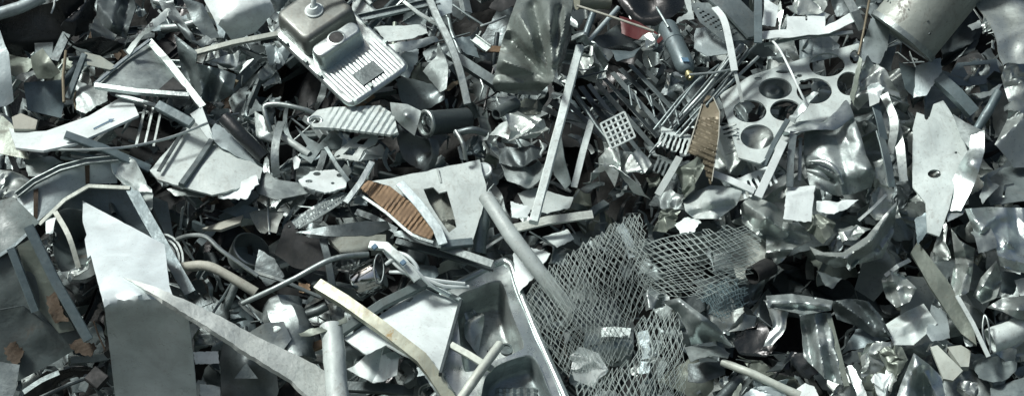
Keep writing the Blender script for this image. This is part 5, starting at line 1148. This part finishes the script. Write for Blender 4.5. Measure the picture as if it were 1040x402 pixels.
# --- crescent fold and crumples above the hollow
S('crescent_fold', 'folded sheet', 'long crescent fold sweeping over the dark hollow', 'crushed aluminium', '822,250,.1 836,256,.18 856,256,.22 880,240,.26 902,214,.24 911,204,.18 908,236,.12 896,262,.1 872,268,.16 848,272,.14 830,264,.1', h=.26, cr=.03, cs=.2, ctrl='878,250,.34 850,262,.3', lm='the long crescent fold')
S('grey_curtain', 'crushed sheet', 'dark grey crushed curtain hanging under the crescent fold', 'dark steel', '884,256,.14 908,236,.2 914,262,.14 900,286,.08 882,306,.0 868,296,.0 876,272,.1', h=.12, cr=.05, cs=.15)
S('foil_crush', 'crumpled sheet', 'grey pleated foil left of the crescent fold', 'crushed aluminium', '778,222,.14 800,226,.18 820,232,.14 824,244,.14 806,252,.14 794,266,.1 778,274,.08', h=.2, cr=.07, cs=.14, lm='the grey pleated foil')
S('olive_crumple', 'crumpled sheet', 'olive crumpled leaf below the white plate', 'olive', '811,224,.16 828,217,.2 848,220,.18 847,236,.22 836,248,.2 822,240,.18', h=.26, cr=.05, cs=.1, lm='the olive crumpled leaf')
S('white_sheet', 'sheet', 'white bent sheet right of the olive crumpled leaf', 'white paint', '827,204,.12 850,202,.14 873,202,.1 860,212,.2 848,218,.24 830,214,.22', h=.26, lm='the white bent sheet', cr=.03, cs=.14)
S('silver_leaf', 'crumpled sheet', 'silver leaf folded above the crescent fold', 'crushed aluminium', '850,234,.16 864,228,.2 884,230,.16 872,244,.22 856,246,.22', h=.24, cr=.04, cs=.1)
S('silver_leaf', 'offcut', 'small bright leaf hanging below the crescent fold', 'bright steel', '855,270,.1 866,260,.16 874,258,.16 872,268,.2 860,276,.2', h=.26)
S('dark_cup', 'crushed sheet', 'dark round crushed cup left of the silver leaf', 'dark steel', '840,244,.1 850,236,.14 858,244,.16 856,254,.14 844,256,.1', h=.28, cr=.04, cs=.08)
S('dark_triangle', 'offcut', 'dark triangular flap in the hollow under the crescent fold', 'grey steel', '829,274,.1 856,284,.12 846,294,.16 838,292,.14', h=.1)
B('thin_strip', 'strip', 'pale thin strip lying right of the white bent sheet', 'aluminium', '872,224,.2 886,212,.24 900,198,.2', 3, 'flat', h=.24, d=1.5)
S('foil_wad', 'crumpled sheet', 'bright foil wad right of the dark hollow', 'crushed aluminium', '895,284,.1 903,274,.14 918,280,.2 931,292,.18 924,306,.2 910,312,.18 900,302,.14', h=.24, cr=.10, cs=.08, lm='the bright foil wad')
B('thin_strip', 'strip', 'pale thin arm above the bright foil wad', 'aluminium', '899,280,.2 912,270,.24 924,264,.2', 4, 'flat', h=.22, d=1.5)
# --- right side
S('olive_plank', 'plank', 'flat olive plank slanting past the bright foil wad', 'olive', '925,256,.14 932,245,.12 962,284,.2 988,328,.22 992,350,.22 976,338,.2 944,290,.2', h=.24, th=.02, lm='the olive plank')
S('bright_corner', 'sheet', 'grey sheet folded beneath the one-hole plate corner', 'blue grey', '928,222,.14 942,214,.16 950,218,.16 942,236,.2 932,250,.2', h=.22)
S('tall_crumple', 'crumpled sheet', 'pointed silver crumple left of the shiny tall crumple', 'crushed aluminium', '946,254,.1 950,232,.16 957,218,.2 962,232,.2 960,250,.2 966,262,.22 956,264,.2', h=.24, cr=.06, cs=.1, lm='the pointed silver crumple')
S('tall_crumple', 'crumpled sheet', 'shiny tall crumple right of the olive plank', 'crushed aluminium', '966,232,.16 974,244,.22 990,252,.22 988,274,.2 984,296,.22 972,304,.2 966,288,.16 970,264,.18', h=.26, cr=.06, cs=.12, lm='the shiny tall crumple')
S('side_crumple', 'crumpled sheet', 'grey crumple standing right of the shiny tall crumple', 'crushed aluminium', '988,300,.1 996,282,.18 1012,264,.2 1018,284,.16 1012,302,.2 998,308,.18', h=.22, cr=.07, cs=.12, lm='the grey standing crumple')
S('folded_sheet', 'folded sheet', 'large pale folded sheet at the right edge', 'bright steel', '980,212,.16 1004,210,.2 1070,212,.1 1070,282,.2 1034,276,.26 1016,270,.24 1012,252,.24 1000,238,.26 990,236,.24', h=.24, cr=.02, cs=.3, ctrl='1010,222,.36 1024,246,.34 1050,230,.12 1000,214,.30', th=.01, lm='the large pale folded sheet')
S('dented_patch', 'plate', 'dented square plate before the large pale folded sheet', 'galvanised', '985,234,.18 1003,228,.2 1015,252,.24 996,258,.26', h=.36, cr=.03, cs=.1)
S('grey_sheet', 'sheet', 'dark grey sheet under the large pale folded sheet', 'blue grey', '1014,274,.1 1038,280,.12 1030,300,.16 1016,298,.16', h=.16)
S('edge_flap', 'flap', 'pale flap at the right edge below the folded sheet', 'dirty white', '1030,284,.16 1070,280,.14 1070,302,.2 1036,300,.22', h=.22, cr=.03, cs=.14)
S('curved_sheet', 'sheet', 'pale curved lid sheet at the right edge', 'aluminium', '1002,312,.14 1018,302,.2 1044,300,.2 1070,306,.16 1070,326,.22 1034,324,.28 1018,316,.22', h=.22, ctrl='1034,312,.3', lm='the pale curved lid', cr=.03, cs=.14)
B('pale_cylinder', 'cylinder', 'pale cylinder lying at the right edge', 'dirty white', '1006,346,.2 1036,334,.22 1070,318,.2', 24, 'hollow', h=.14, hollow=.1, dent=.1, sub=4, lm='the pale edge cylinder')
B('thin_rod', 'rod', 'thin white rod slanting beside the pale edge cylinder', 'dirty white', '972,300,.3 988,328,.32 1004,362,.3', 4, 'flat', h=.2, d=2, lm='the thin slanting white rod')
B('wire', 'wire', 'thin wire loop above the pale edge cylinder', 'aluminium', '1003,360,.2 998,336,.24 1000,320,.26 1004,330,.26 1006,358,.2', 1.8, 'round', h=.22, smooth=5)
S('pale_sheet', 'sheet', 'pale flat sheet left of the olive plank foot', 'dirty white', '898,330,.1 920,316,.1 938,308,.1 952,328,.18 946,334,.2 928,350,.24 908,350,.24', h=.16, lm='the pale sheet by the plank foot', cr=.03, cs=.14)
S('blue_sheet', 'sheet', 'blue-grey flat sheet under the olive plank foot', 'pale blue', '946,308,.1 962,318,.12 966,344,.2 948,348,.22 940,340,.2', h=.16)
S('cup', 'cup', 'small grey cup below the olive plank foot', 'galvanised', '978,338,.1 990,340,.1 988,352,.18 980,350,.18', h=.26, ctrl='984,345,.2')
S('can_crush', 'crushed can', 'crushed ribbed can at the bottom, left of the white folded paper', 'crushed aluminium', '872,360,.12 880,350,.18 900,346,.2 906,360,.18 898,374,.16 884,384,.14 874,376,.1', h=.2, cr=.08, cs=.07, lm='the crushed ribbed can')
S('olive_bundle', 'crumpled sheet', 'olive wrinkled bundle beside the white folded sheet', 'olive', '890,358,.14 904,350,.2 922,354,.2 920,374,.2 908,384,.18 896,376,.14', h=.26, cr=.07, cs=.07)
S('white_fold', 'folded sheet', 'white folded sheet peaked at the bottom', 'bright steel', '908,412,.22 914,392,.2 928,358,.14 944,370,.22 956,382,.2 962,412,.2 936,412,.1', h=.3, ctrl='936,384,.18 930,374,.22', lm='the white peaked sheet', cr=.03, cs=.14)
S('white_board', 'board', 'pale thick board wedged above the round dented can', 'cream', '945,352,.14 952,350,.14 978,376,.2 968,386,.22 958,384,.22', h=.26, th=.02, lm='the pale thick board')
S('block', 'block', 'cream block beside the pale thick board', 'cream', '962,352,.14 976,350,.14 986,356,.16 984,372,.2 976,372,.2', h=.22, th=.04)
dc = P(982, 396, .42)
o = lathe('dented_can', dc, NRM + Vector((.1, -.1, .4)), [(-.1, .18), (0, .18), (.02, .176), (.028, .165), (.016, .155), (.03, .1), (.02, .07), (.05, .04), (.05, 0)], 'galvanised')
tag(o, 'round dented can end at the bottom', 'can', 'the round dented can')
S('crush_heart', '', None, 'crushed aluminium', '972,396,.1 982,386,.16 994,392,.16 992,404,.14 978,406,.1', h=.28, cr=.07, cs=.06, parent=o)
S('curved_trough', 'curved sheet', 'grey curved trough sheet right of the round dented can', 'grey steel', '988,362,.14 1006,358,.1 1022,366,.1 1034,360,.14 1032,374,.2 1014,388,.22 996,382,.22', h=.2, ctrl='1012,370,.04', smooth=True)
S('bottom_sheet', 'sheet', 'dark sheet at the bottom right corner', 'grey steel', '1004,396,.14 1030,388,.14 1070,380,.14 1070,414,.2 1008,414,.22', h=.2)
S('bright_strip', 'strip', 'bright twisted strip left of the crushed ribbed can', 'bright steel', '858,372,.18 866,370,.2 876,388,.22 886,412,.22 874,412,.2 866,392,.2', h=.26)
S('white_offcut', 'offcut', 'white torn offcut below the olive wrinkled bundle', 'white paint', '884,388,.2 894,378,.22 906,384,.22 904,404,.24 890,404,.22', h=.28, cr=.05, cs=.08)
S('shiny_tube', 'crushed can', 'shiny bent can end at the bottom below the column', 'crushed aluminium', '846,396,.14 858,388,.2 872,396,.18 874,412,.16 846,412,.14', h=.22, cr=.07, cs=.08)
# ================================================================== loose scrap between and beneath the pieces above
rf = random.Random(21)
DARK = [(708, 270, 44, 24), (620, 290, 40, 40), (40, 25, 55, 28), (965, 48, 36, 30), (838, 300, 70, 36), (800, 350, 50, 32), (890, 320, 26, 20), (610, 20, 30, 26), (640, 60, 24, 18), (575, 165, 24, 28), (505, 20, 26, 24), (400, 95, 20, 10), (300, 85, 26, 16), (85, 240, 18, 30), (270, 240, 18, 14), (700, 375, 22, 18), (110, 376, 20, 14), (330, 180, 14, 10), (1010, 180, 14, 10), (440, 130, 30, 14), (215, 370, 20, 22), (760, 130, 24, 12), (470, 260, 26, 10), (905, 340, 20, 12)]  # shaded hollows: fewer pieces here, and those coloured dark
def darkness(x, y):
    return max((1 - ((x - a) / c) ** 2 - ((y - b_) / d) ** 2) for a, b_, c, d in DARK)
PAL_L = [('aluminium', 4), ('galvanised', 7), ('grey steel', 7), ('blue grey', 4), ('dirty white', 1.2), ('dark steel', 5), ('bright steel', 1.5), ('black gloss', 1), ('olive', 1), ('pale blue', 1), ('rust', .5), ('tan', .4), ('brown fin', .4), ('copper', .25), ('red paint', .12)]
PAL_R = [('crushed aluminium', 6), ('aluminium', 4), ('galvanised', 4), ('grey steel', 4), ('dark steel', 4), ('dirty white', .8), ('bright steel', 1.5), ('olive', 1.6), ('blue grey', 1)]
PAL_D = [('dark steel', 4), ('black gloss', 3), ('black matt', 3), ('grey steel', 1)]  # dark and black scrap: in hollows its colour stands in for shade
LOOK = {'aluminium': 'pale grey', 'crushed aluminium': 'shiny silver', 'galvanised': 'mid grey', 'grey steel': 'grey', 'blue grey': 'blue-grey', 'dirty white': 'off-white', 'dark steel': 'dark', 'bright steel': 'bright', 'black gloss': 'black glossy', 'black matt': 'black', 'olive': 'olive', 'pale blue': 'pale blue', 'rust': 'rusty brown', 'tan': 'tan', 'cream': 'cream', 'brown fin': 'dull brown', 'red paint': 'dark red', 'copper': 'brown'}
def pick(p):
    t = rf.random() * sum(w for _, w in p)
    for m, w in p:
        t -= w
        if t <= 0: return m
    return p[0][0]
def filler(x, y, size, h, kind, mat):
    if mat == 'red paint': mat = 'grey steel'
    th = rf.uniform(0, 2 * math.pi)
    sx, sy = rf.gauss(0, .28), rf.gauss(.12, .30)          # lean of the piece
    hh = lambda px, py: h + ((px - x) * sx + (py - y) * sy) * PX
    sd = rf.randrange(10 ** 6)
    if kind in ('crumpled_sheet', 'plate_offcut', 'torn_sheet'):
        asp = rf.uniform(.3, .95) if kind != 'crumpled_sheet' else rf.uniform(.55, 1)
        ol = []
        for a, b_ in ((-.5, -.5), (rf.uniform(-.2, .2), -.5 + rf.uniform(-.06, .12)), (.5, -.5), (.5, .5), (rf.uniform(-.2, .2), .5 + rf.uniform(-.12, .06)), (-.5, .5)):
            a = size * (a + rf.gauss(0, .07)); b_ = size * asp * (b_ + rf.gauss(0, .09))
            px, py = x + a * math.cos(th) - b_ * math.sin(th), y + a * math.sin(th) + b_ * math.cos(th)
            ol.append((px, py, hh(px, py)))
        if kind == 'crumpled_sheet': k = dict(fold=(rf.randint(5, 8), 13, 36, rf.choice((0, 0, 1))), cr=size * PX * .012, cs=size * PX * .3, res=max(1.1, size / 22), jag=.4)
        elif kind == 'torn_sheet': k = dict(fold=(rf.randint(3, 5), 8, 26, 3), cr=size * PX * .03, cs=size * PX * .5, jag=.6, res=max(1.2, size / 18))
        else: k = dict(fold=(rf.randint(1, 3), 8, 40, 1), cr=size * PX * .015, cs=size * PX * .4, res=max(1.3, size / 16), th=rf.uniform(.004, .014), jag=.2)
        me = sheet_mesh(ol, seed=sd, **k)
    elif kind == 'bent_strip':
        L_ = size * 1.5; b_ = rf.uniform(-.5, .5)
        p = []; nk = rf.randint(4, 6); wob = 0
        for i in range(nk):
            s = (i / (nk - 1) - .5) * L_; off = b_ * L_ * .35 * ((i / (nk - 1) - .5) ** 2) * 4 + rf.gauss(0, .05) * L_
            px, py = x + s * math.cos(th) - off * math.sin(th), y + s * math.sin(th) + off * math.cos(th)
            wob += rf.gauss(0, .035); p.append((px, py, hh(px, py) + wob))
        p = catmull(p, 5)
        me = sweep_mesh([P(*q) for q in p], profile(rf.choice(('flat', 'flat', 'U', 'L')), size * rf.uniform(.14, .36) * PX, .006 if rf.random() < .7 else .02, .004), R(rf.uniform(-50, 50)), taper=(rf.uniform(.6, 1), 1, rf.uniform(.5, 1)), dent=.3, seed=sd % 97, twist=rf.gauss(0, .9))
    else:
        L_ = size * rf.uniform(1.2, 2.0); w = {'metal_rod': rf.uniform(1.6, 3), 'cut_tube': rf.uniform(4, 10), 'angle_bar': rf.uniform(5, 11), 'channel_offcut': rf.uniform(6, 12)}[kind]
        p = []
        for s in (-.5, 0, .5):
            px, py = x + s * L_ * math.cos(th), y + s * L_ * math.sin(th)
            p.append((px + (rf.gauss(0, 2) if s == 0 else 0), py + (rf.gauss(0, 2) if s == 0 else 0), hh(px, py)))
        if kind == 'metal_rod': p = catmull(p, 3)
        pf = {'metal_rod': 'round', 'cut_tube': 'round', 'angle_bar': 'L', 'channel_offcut': rf.choice(['U', 'C', 'box'])}[kind]
        me = sweep_mesh([P(*q) for q in p], profile(pf, w * PX, w * PX * .7, max(.005, w * PX * .1)), R(rf.uniform(-60, 60)) if pf != 'round' else 0, hollow=.2 if kind == 'cut_tube' else 0, dent=.1, seed=sd % 97)
    me.name = kind
    o = link(kind, me, mat)
    FILL.append((o, kind, mat, size))
KINDS_L = [('torn_sheet', 2.4), ('plate_offcut', 1.3), ('crumpled_sheet', 1.4), ('bent_strip', 5), ('metal_rod', 2), ('cut_tube', 1), ('angle_bar', 2.4), ('channel_offcut', 2.2)]
KINDS_R = [('crumpled_sheet', 5), ('torn_sheet', 3), ('bent_strip', 3), ('plate_offcut', 1), ('metal_rod', .7), ('angle_bar', .7)]
def layer(n, smin, smax, hmin, hmax, sheets=False, keepdark=.3, gloom=0.0):  # gloom: share of pieces coloured dark as painted shade, most in deep layers
    k = int(math.sqrt(n * 520 / 1160)); cols = int(n / k) + 1
    for i in range(cols):
        for j in range(k):
            x = -60 + 1160 * (i + rf.random()) / cols; y = -55 + 520 * (j + rf.random()) / k
            d = darkness(x, y)
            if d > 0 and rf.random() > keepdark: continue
            if smax < 30 and rf.random() < .55 * min(1, max(0, (x - 700) / 90)): continue
            right = rf.random() < min(1, max(0, (x - 560) / 220))
            kinds = KINDS_R if right else KINDS_L
            if sheets: kinds = kinds[:3]
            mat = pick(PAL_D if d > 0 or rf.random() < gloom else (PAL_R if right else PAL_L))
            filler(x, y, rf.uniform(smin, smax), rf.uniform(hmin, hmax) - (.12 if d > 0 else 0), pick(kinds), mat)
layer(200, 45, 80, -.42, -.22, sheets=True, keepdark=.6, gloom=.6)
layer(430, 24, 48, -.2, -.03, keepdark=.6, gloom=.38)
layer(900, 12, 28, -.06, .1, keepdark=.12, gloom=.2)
layer(270, 8, 17, .04, .2, keepdark=.06)
for _ in range(95):           # broad crushed sheets of the right-hand side
    x, y = rf.uniform(690, 1085), rf.uniform(90, 450)
    if darkness(x, y) > -.3: continue
    filler(x, y, rf.uniform(42, 78), rf.uniform(-.06, .12), rf.choice(('crumpled_sheet', 'crumpled_sheet', 'torn_sheet')), rf.choice(('crushed aluminium', 'crushed aluminium', 'galvanised', 'grey steel', 'olive', 'dark steel')))

# the heap goes on past this stretch of it
for _ in range(620):
    while True:
        x, y = rf.uniform(-330, 1370), rf.uniform(-260, 560)
        if not (-45 < x < 1085 and -40 < y < 445): break
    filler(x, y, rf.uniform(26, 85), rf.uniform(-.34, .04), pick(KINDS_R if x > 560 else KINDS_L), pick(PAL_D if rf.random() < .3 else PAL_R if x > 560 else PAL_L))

# ================================================================== ground, bulk of the heap
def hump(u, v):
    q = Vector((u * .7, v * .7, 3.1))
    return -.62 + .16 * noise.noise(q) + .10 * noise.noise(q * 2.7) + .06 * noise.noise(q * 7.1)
V, F = [], []
nu, nv = 150, 110
for j in range(nv + 1):
    for i in range(nu + 1):
        u = -9 + 18 * i / nu; v = -4.6 + 9.4 * j / nv
        V.append(O + RGT * u + VUP * v + NRM * hump(u, v))
for j in range(nv):
    for i in range(nu):
        a = j * (nu + 1) + i; F.append((a, a + 1, a + nu + 2, a + nu + 1))
# crest runs back level behind the face
top = [nv * (nu + 1) + i for i in range(nu + 1)]
k = len(V)
for i in range(nu + 1):
    V.append(V[top[i]] + Vector((0, 14, .3)))
for i in range(nu): F.append((top[i], top[i + 1], k + i + 1, k + i))
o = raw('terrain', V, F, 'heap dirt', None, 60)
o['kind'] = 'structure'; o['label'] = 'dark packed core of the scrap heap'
V = [Vector((x, y, -.45)) for x, y in ((-400, -400), (400, -400), (400, 400), (-400, 400))]
o = raw('ground', V, [(0, 1, 2, 3)], 'yard ground', None)
o['kind'] = 'structure'; o['label'] = 'yard ground round the scrap heap'
# shavings and chips that nobody could count
V, F = [], []
rs = random.Random(77)
for _ in range(3800):
    x, y = rs.uniform(-70, 1110), rs.uniform(-60, 470)
    if darkness(x, y) > 0 and rs.random() > .15: continue
    c = P(x, y, rs.uniform(-.28, .06)); k = len(V)
    a = Vector((rs.gauss(0, 1), rs.gauss(0, 1), rs.gauss(0, 1))).normalized(); b_ = a.cross(Vector((rs.gauss(0, 1), rs.gauss(0, 1), rs.gauss(0, 1)))).normalized()
    l, w = rs.uniform(.02, .085), rs.uniform(.002, .009)
    n_ = a.cross(b_) * .003
    q = [c - a * l - b_ * w, c + a * l - b_ * w * rs.random(), c + a * l * .7 + b_ * w + n_ * 4, c - a * l * .8 + b_ * w]
    V += [v + n_ for v in q] + [v - n_ for v in q]
    F += [(k, k + 1, k + 2, k + 3), (k + 7, k + 6, k + 5, k + 4), (k, k + 4, k + 5, k + 1), (k + 1, k + 5, k + 6, k + 2), (k + 2, k + 6, k + 7, k + 3), (k + 3, k + 7, k + 4, k)]
o = raw('metal_shavings', V, F, 'galvanised', None, 30)
o['kind'] = 'stuff'; o['label'] = 'tiny metal chips and shavings filling the gaps'

# ================================================================== camera and light
cam = bpy.data.cameras.new('Camera'); co = bpy.data.objects.new('Camera', cam); COL.objects.link(co)
co.location = CAM; co.rotation_euler = (math.pi / 2 - PITCH, 0, 0)
cam.sensor_fit = 'HORIZONTAL'; cam.angle = 2 * math.atan(TW); cam.clip_end = 1500; cam.clip_start = .1
SC.camera = co

sun_dir = Vector((-.52, -.14, .845)).normalized()
el = math.asin(sun_dir.z); az = math.atan2(sun_dir.x, sun_dir.y)
sun = bpy.data.lights.new('Sun', 'SUN'); sun.energy = SUN_E; sun.angle = R(12.0); sun.color = (1.0, .985, .955)
so = bpy.data.objects.new('Sun', sun); COL.objects.link(so)
so.rotation_euler = sun_dir.to_track_quat('Z', 'Y').to_euler(); so.location = (0, 0, 20)
w = bpy.data.worlds.new('World'); SC.world = w; w.use_nodes = True
nt = w.node_tree; nt.nodes.clear()
sk = nt.nodes.new('ShaderNodeTexSky'); sk.sky_type = 'NISHITA'; sk.sun_disc = False
sk.sun_elevation = el; sk.sun_rotation = az; sk.dust_density = 6.0; sk.air_density = 1.0; sk.ozone_density = 1.0
bg = nt.nodes.new('ShaderNodeBackground'); bg.inputs[1].default_value = SKY_E
wo = nt.nodes.new('ShaderNodeOutputWorld')
nt.links.new(sk.outputs[0], bg.inputs[0]); nt.links.new(bg.outputs[0], wo.inputs[0])
SC.view_settings.view_transform = 'Standard'; SC.view_settings.look = 'None'
SC.view_settings.exposure = EXPO; SC.view_settings.gamma = 1.0
SC.cycles.max_bounces = 6; SC.cycles.glossy_bounces = 4; SC.cycles.diffuse_bounces = 3
SC.cycles.sample_clamp_indirect = 6.0
SC.cycles.use_denoising = True

# ================================================================== keep the loose scrap that shows, and describe each piece
def project(p):
    d = p - CAM; z = d.dot(FWD)
    return 520 + d.dot(RGT) / z / TW * 520, 201 - d.dot(UPV) / z / TW * 520
def survey(step=2.0):
    """How many sight lines from the camera end on each object, and where."""
    bpy.context.view_layer.update()
    co, tri, own, names, base = [], [], [], [], 0
    for o in SC.objects:
        if o.type != 'MESH': continue
        me = o.data; n = len(me.vertices); v = np.empty(n * 3, np.float32); me.vertices.foreach_get('co', v)
        co.append(v.reshape(-1, 3) + np.array(wloc(o), np.float32))
        me.calc_loop_triangles(); m = len(me.loop_triangles); t = np.empty(m * 3, np.int32); me.loop_triangles.foreach_get('vertices', t)
        tri.append(t.reshape(-1, 3) + base); own.append(np.full(m, len(names))); names.append(o.name); base += n
    own = np.concatenate(own)
    bvh = BVHTree.FromPolygons(np.concatenate(co).tolist(), np.concatenate(tri).tolist(), all_triangles=True)
    hit = {}
    for y in np.arange(1.0, 402, step):
        for x in np.arange(1.0, 1040, step):
            d = (FWD + RGT * ((x - 520) / 520 * TW) + UPV * ((201 - y) / 520 * TW)).normalized()
            loc, _, i, _ = bvh.ray_cast(CAM, d)
            if i is not None:
                r = hit.setdefault(names[own[i]], [0, 0.0, 0.0]); r[0] += 1; r[1] += x; r[2] += y
    return hit
REST = []
for _pass in range(2):
    vis = survey(2.6)
    keep = []
    for f in FILL:
        o = f[0]; r = vis.get(o.name)
        if r is None or r[0] < 3:
            me = o.data
            px, py = project(wloc(o))
            if r is None and not (-12 < px < 1052 and -12 < py < 414): REST.append((me.copy(), wloc(o)))
            bpy.data.objects.remove(o); bpy.data.meshes.remove(me)
        else: keep.append(f)
    FILL[:] = keep
V, F, MI, names = [], [], [], []
for me, at in REST:
    k = len(V); V += [tuple(v.co + at) for v in me.vertices]; n = me.materials[0].name
    if n not in names: names.append(n)
    for p in me.polygons: F.append(tuple(i + k for i in p.vertices)); MI.append(names.index(n))
    bpy.data.meshes.remove(me)
me = bpy.data.meshes.new('loose_scrap'); me.from_pydata(V, [], F)
for n in names: me.materials.append(MATS[n])
me.polygons.foreach_set('material_index', MI); me.update(); finish(me)
o = bpy.data.objects.new('loose_scrap', me); COL.objects.link(o)
o['kind'] = 'stuff'; o['label'] = 'more loose scrap covering the rest of the heap'
vis = survey()
def tree(o):
    yield o
    for c in o.children: yield from tree(c)
SPOT = []
for o, lm, at in HEROES:
    n = sx = sy = 0
    for c in tree(o):
        r = vis.get(c.name)
        if r: n += r[0]; sx += r[1]; sy += r[2]
    if n < 3:
        print('HIDDEN', o.name, o['label'], n)
    if n >= 30 and lm.startswith('the '): SPOT.append((sx / n, sy / n, lm))
NOUN = {'crumpled_sheet': ['crumpled sheet', 'crumpled piece', 'wrinkled sheet'], 'plate_offcut': ['flat offcut', 'plate offcut'], 'torn_sheet': ['torn sheet', 'curved torn sheet'], 'bent_strip': ['bent strip', 'curved strip'], 'metal_rod': ['thin rod'], 'cut_tube': ['tube piece'], 'angle_bar': ['angle bar'], 'channel_offcut': ['bar offcut']}
CAT = {'crumpled_sheet': 'crumpled sheet', 'plate_offcut': 'plate', 'torn_sheet': 'sheet', 'bent_strip': 'strip', 'metal_rod': 'rod', 'cut_tube': 'tube', 'angle_bar': 'bar', 'channel_offcut': 'bar'}
GRP = {'crumpled_sheet': 'loose crumpled sheets', 'plate_offcut': 'loose plate offcuts', 'torn_sheet': 'loose torn sheets', 'bent_strip': 'loose bent strips', 'metal_rod': 'loose rods', 'cut_tube': 'loose tube pieces', 'angle_bar': 'loose angle bars', 'channel_offcut': 'loose bar offcuts'}
usedl = {o['label'] for o, _, _ in HEROES}
for o, kind, mat, size in FILL:
    n, sx, sy = vis.get(o.name, (1, 0, 0)); 
    x, y = (sx / n, sy / n) if sx else project(wloc(o))
    near = sorted(SPOT, key=lambda s: (s[0] - x) ** 2 + (s[1] - y) ** 2)[:4]
    sz = 'tiny ' if n < 9 else ('small ' if n < 40 else ('large ' if n > 150 else ''))
    look = LOOK[mat]; nouns = NOUN[kind]
    def rel(s):
        dx, dy = x - s[0], y - s[1]
        if abs(dy) > abs(dx) * 1.2: return 'below' if dy > 0 else 'above'
        return 'right of' if dx > 0 else 'left of'
    def fits(t): return len(t.replace('-', ' ').split()) <= 16 and t not in usedl
    cand = [f'{look} {nn} {rel(s)} {s[2]}' for s in near[:1] for nn in nouns[:1]]
    cand += [f'{sz}{look} {nn} {rel(s)} {s[2]}' for s in near[:1] for nn in nouns[:1]]
    cand += [f'{sz}{look} {nouns[0]} between {near[0][2]} and {near[1][2]}', f'{sz}{look} {nouns[0]} between {near[0][2]} and {near[2][2]}']
    cand += [f'{sz}{look} {nouns[0]} {rel(near[1])} {near[1][2]}', f'{sz}{look} {nouns[0]} {rel(near[2])} {near[2][2]}']
    cand += [f'{sz}{look} {nn} {rel(s)} {s[2]}, toward {s2[2]}' for nn in nouns for s in near for s2 in near if s2 is not s]
    for c in cand:
        if fits(c): break
    else:
        print('NOLABEL', o.name, c)
    usedl.add(c)
    o['label'] = c; o['category'] = CAT[kind]; o['group'] = GRP[kind]
from collections import Counter
print(round(_time.time() - _T0, 1), Counter(k for _, k, _, _ in FILL))
print('heroes', len(HEROES), 'fillers', len(FILL))
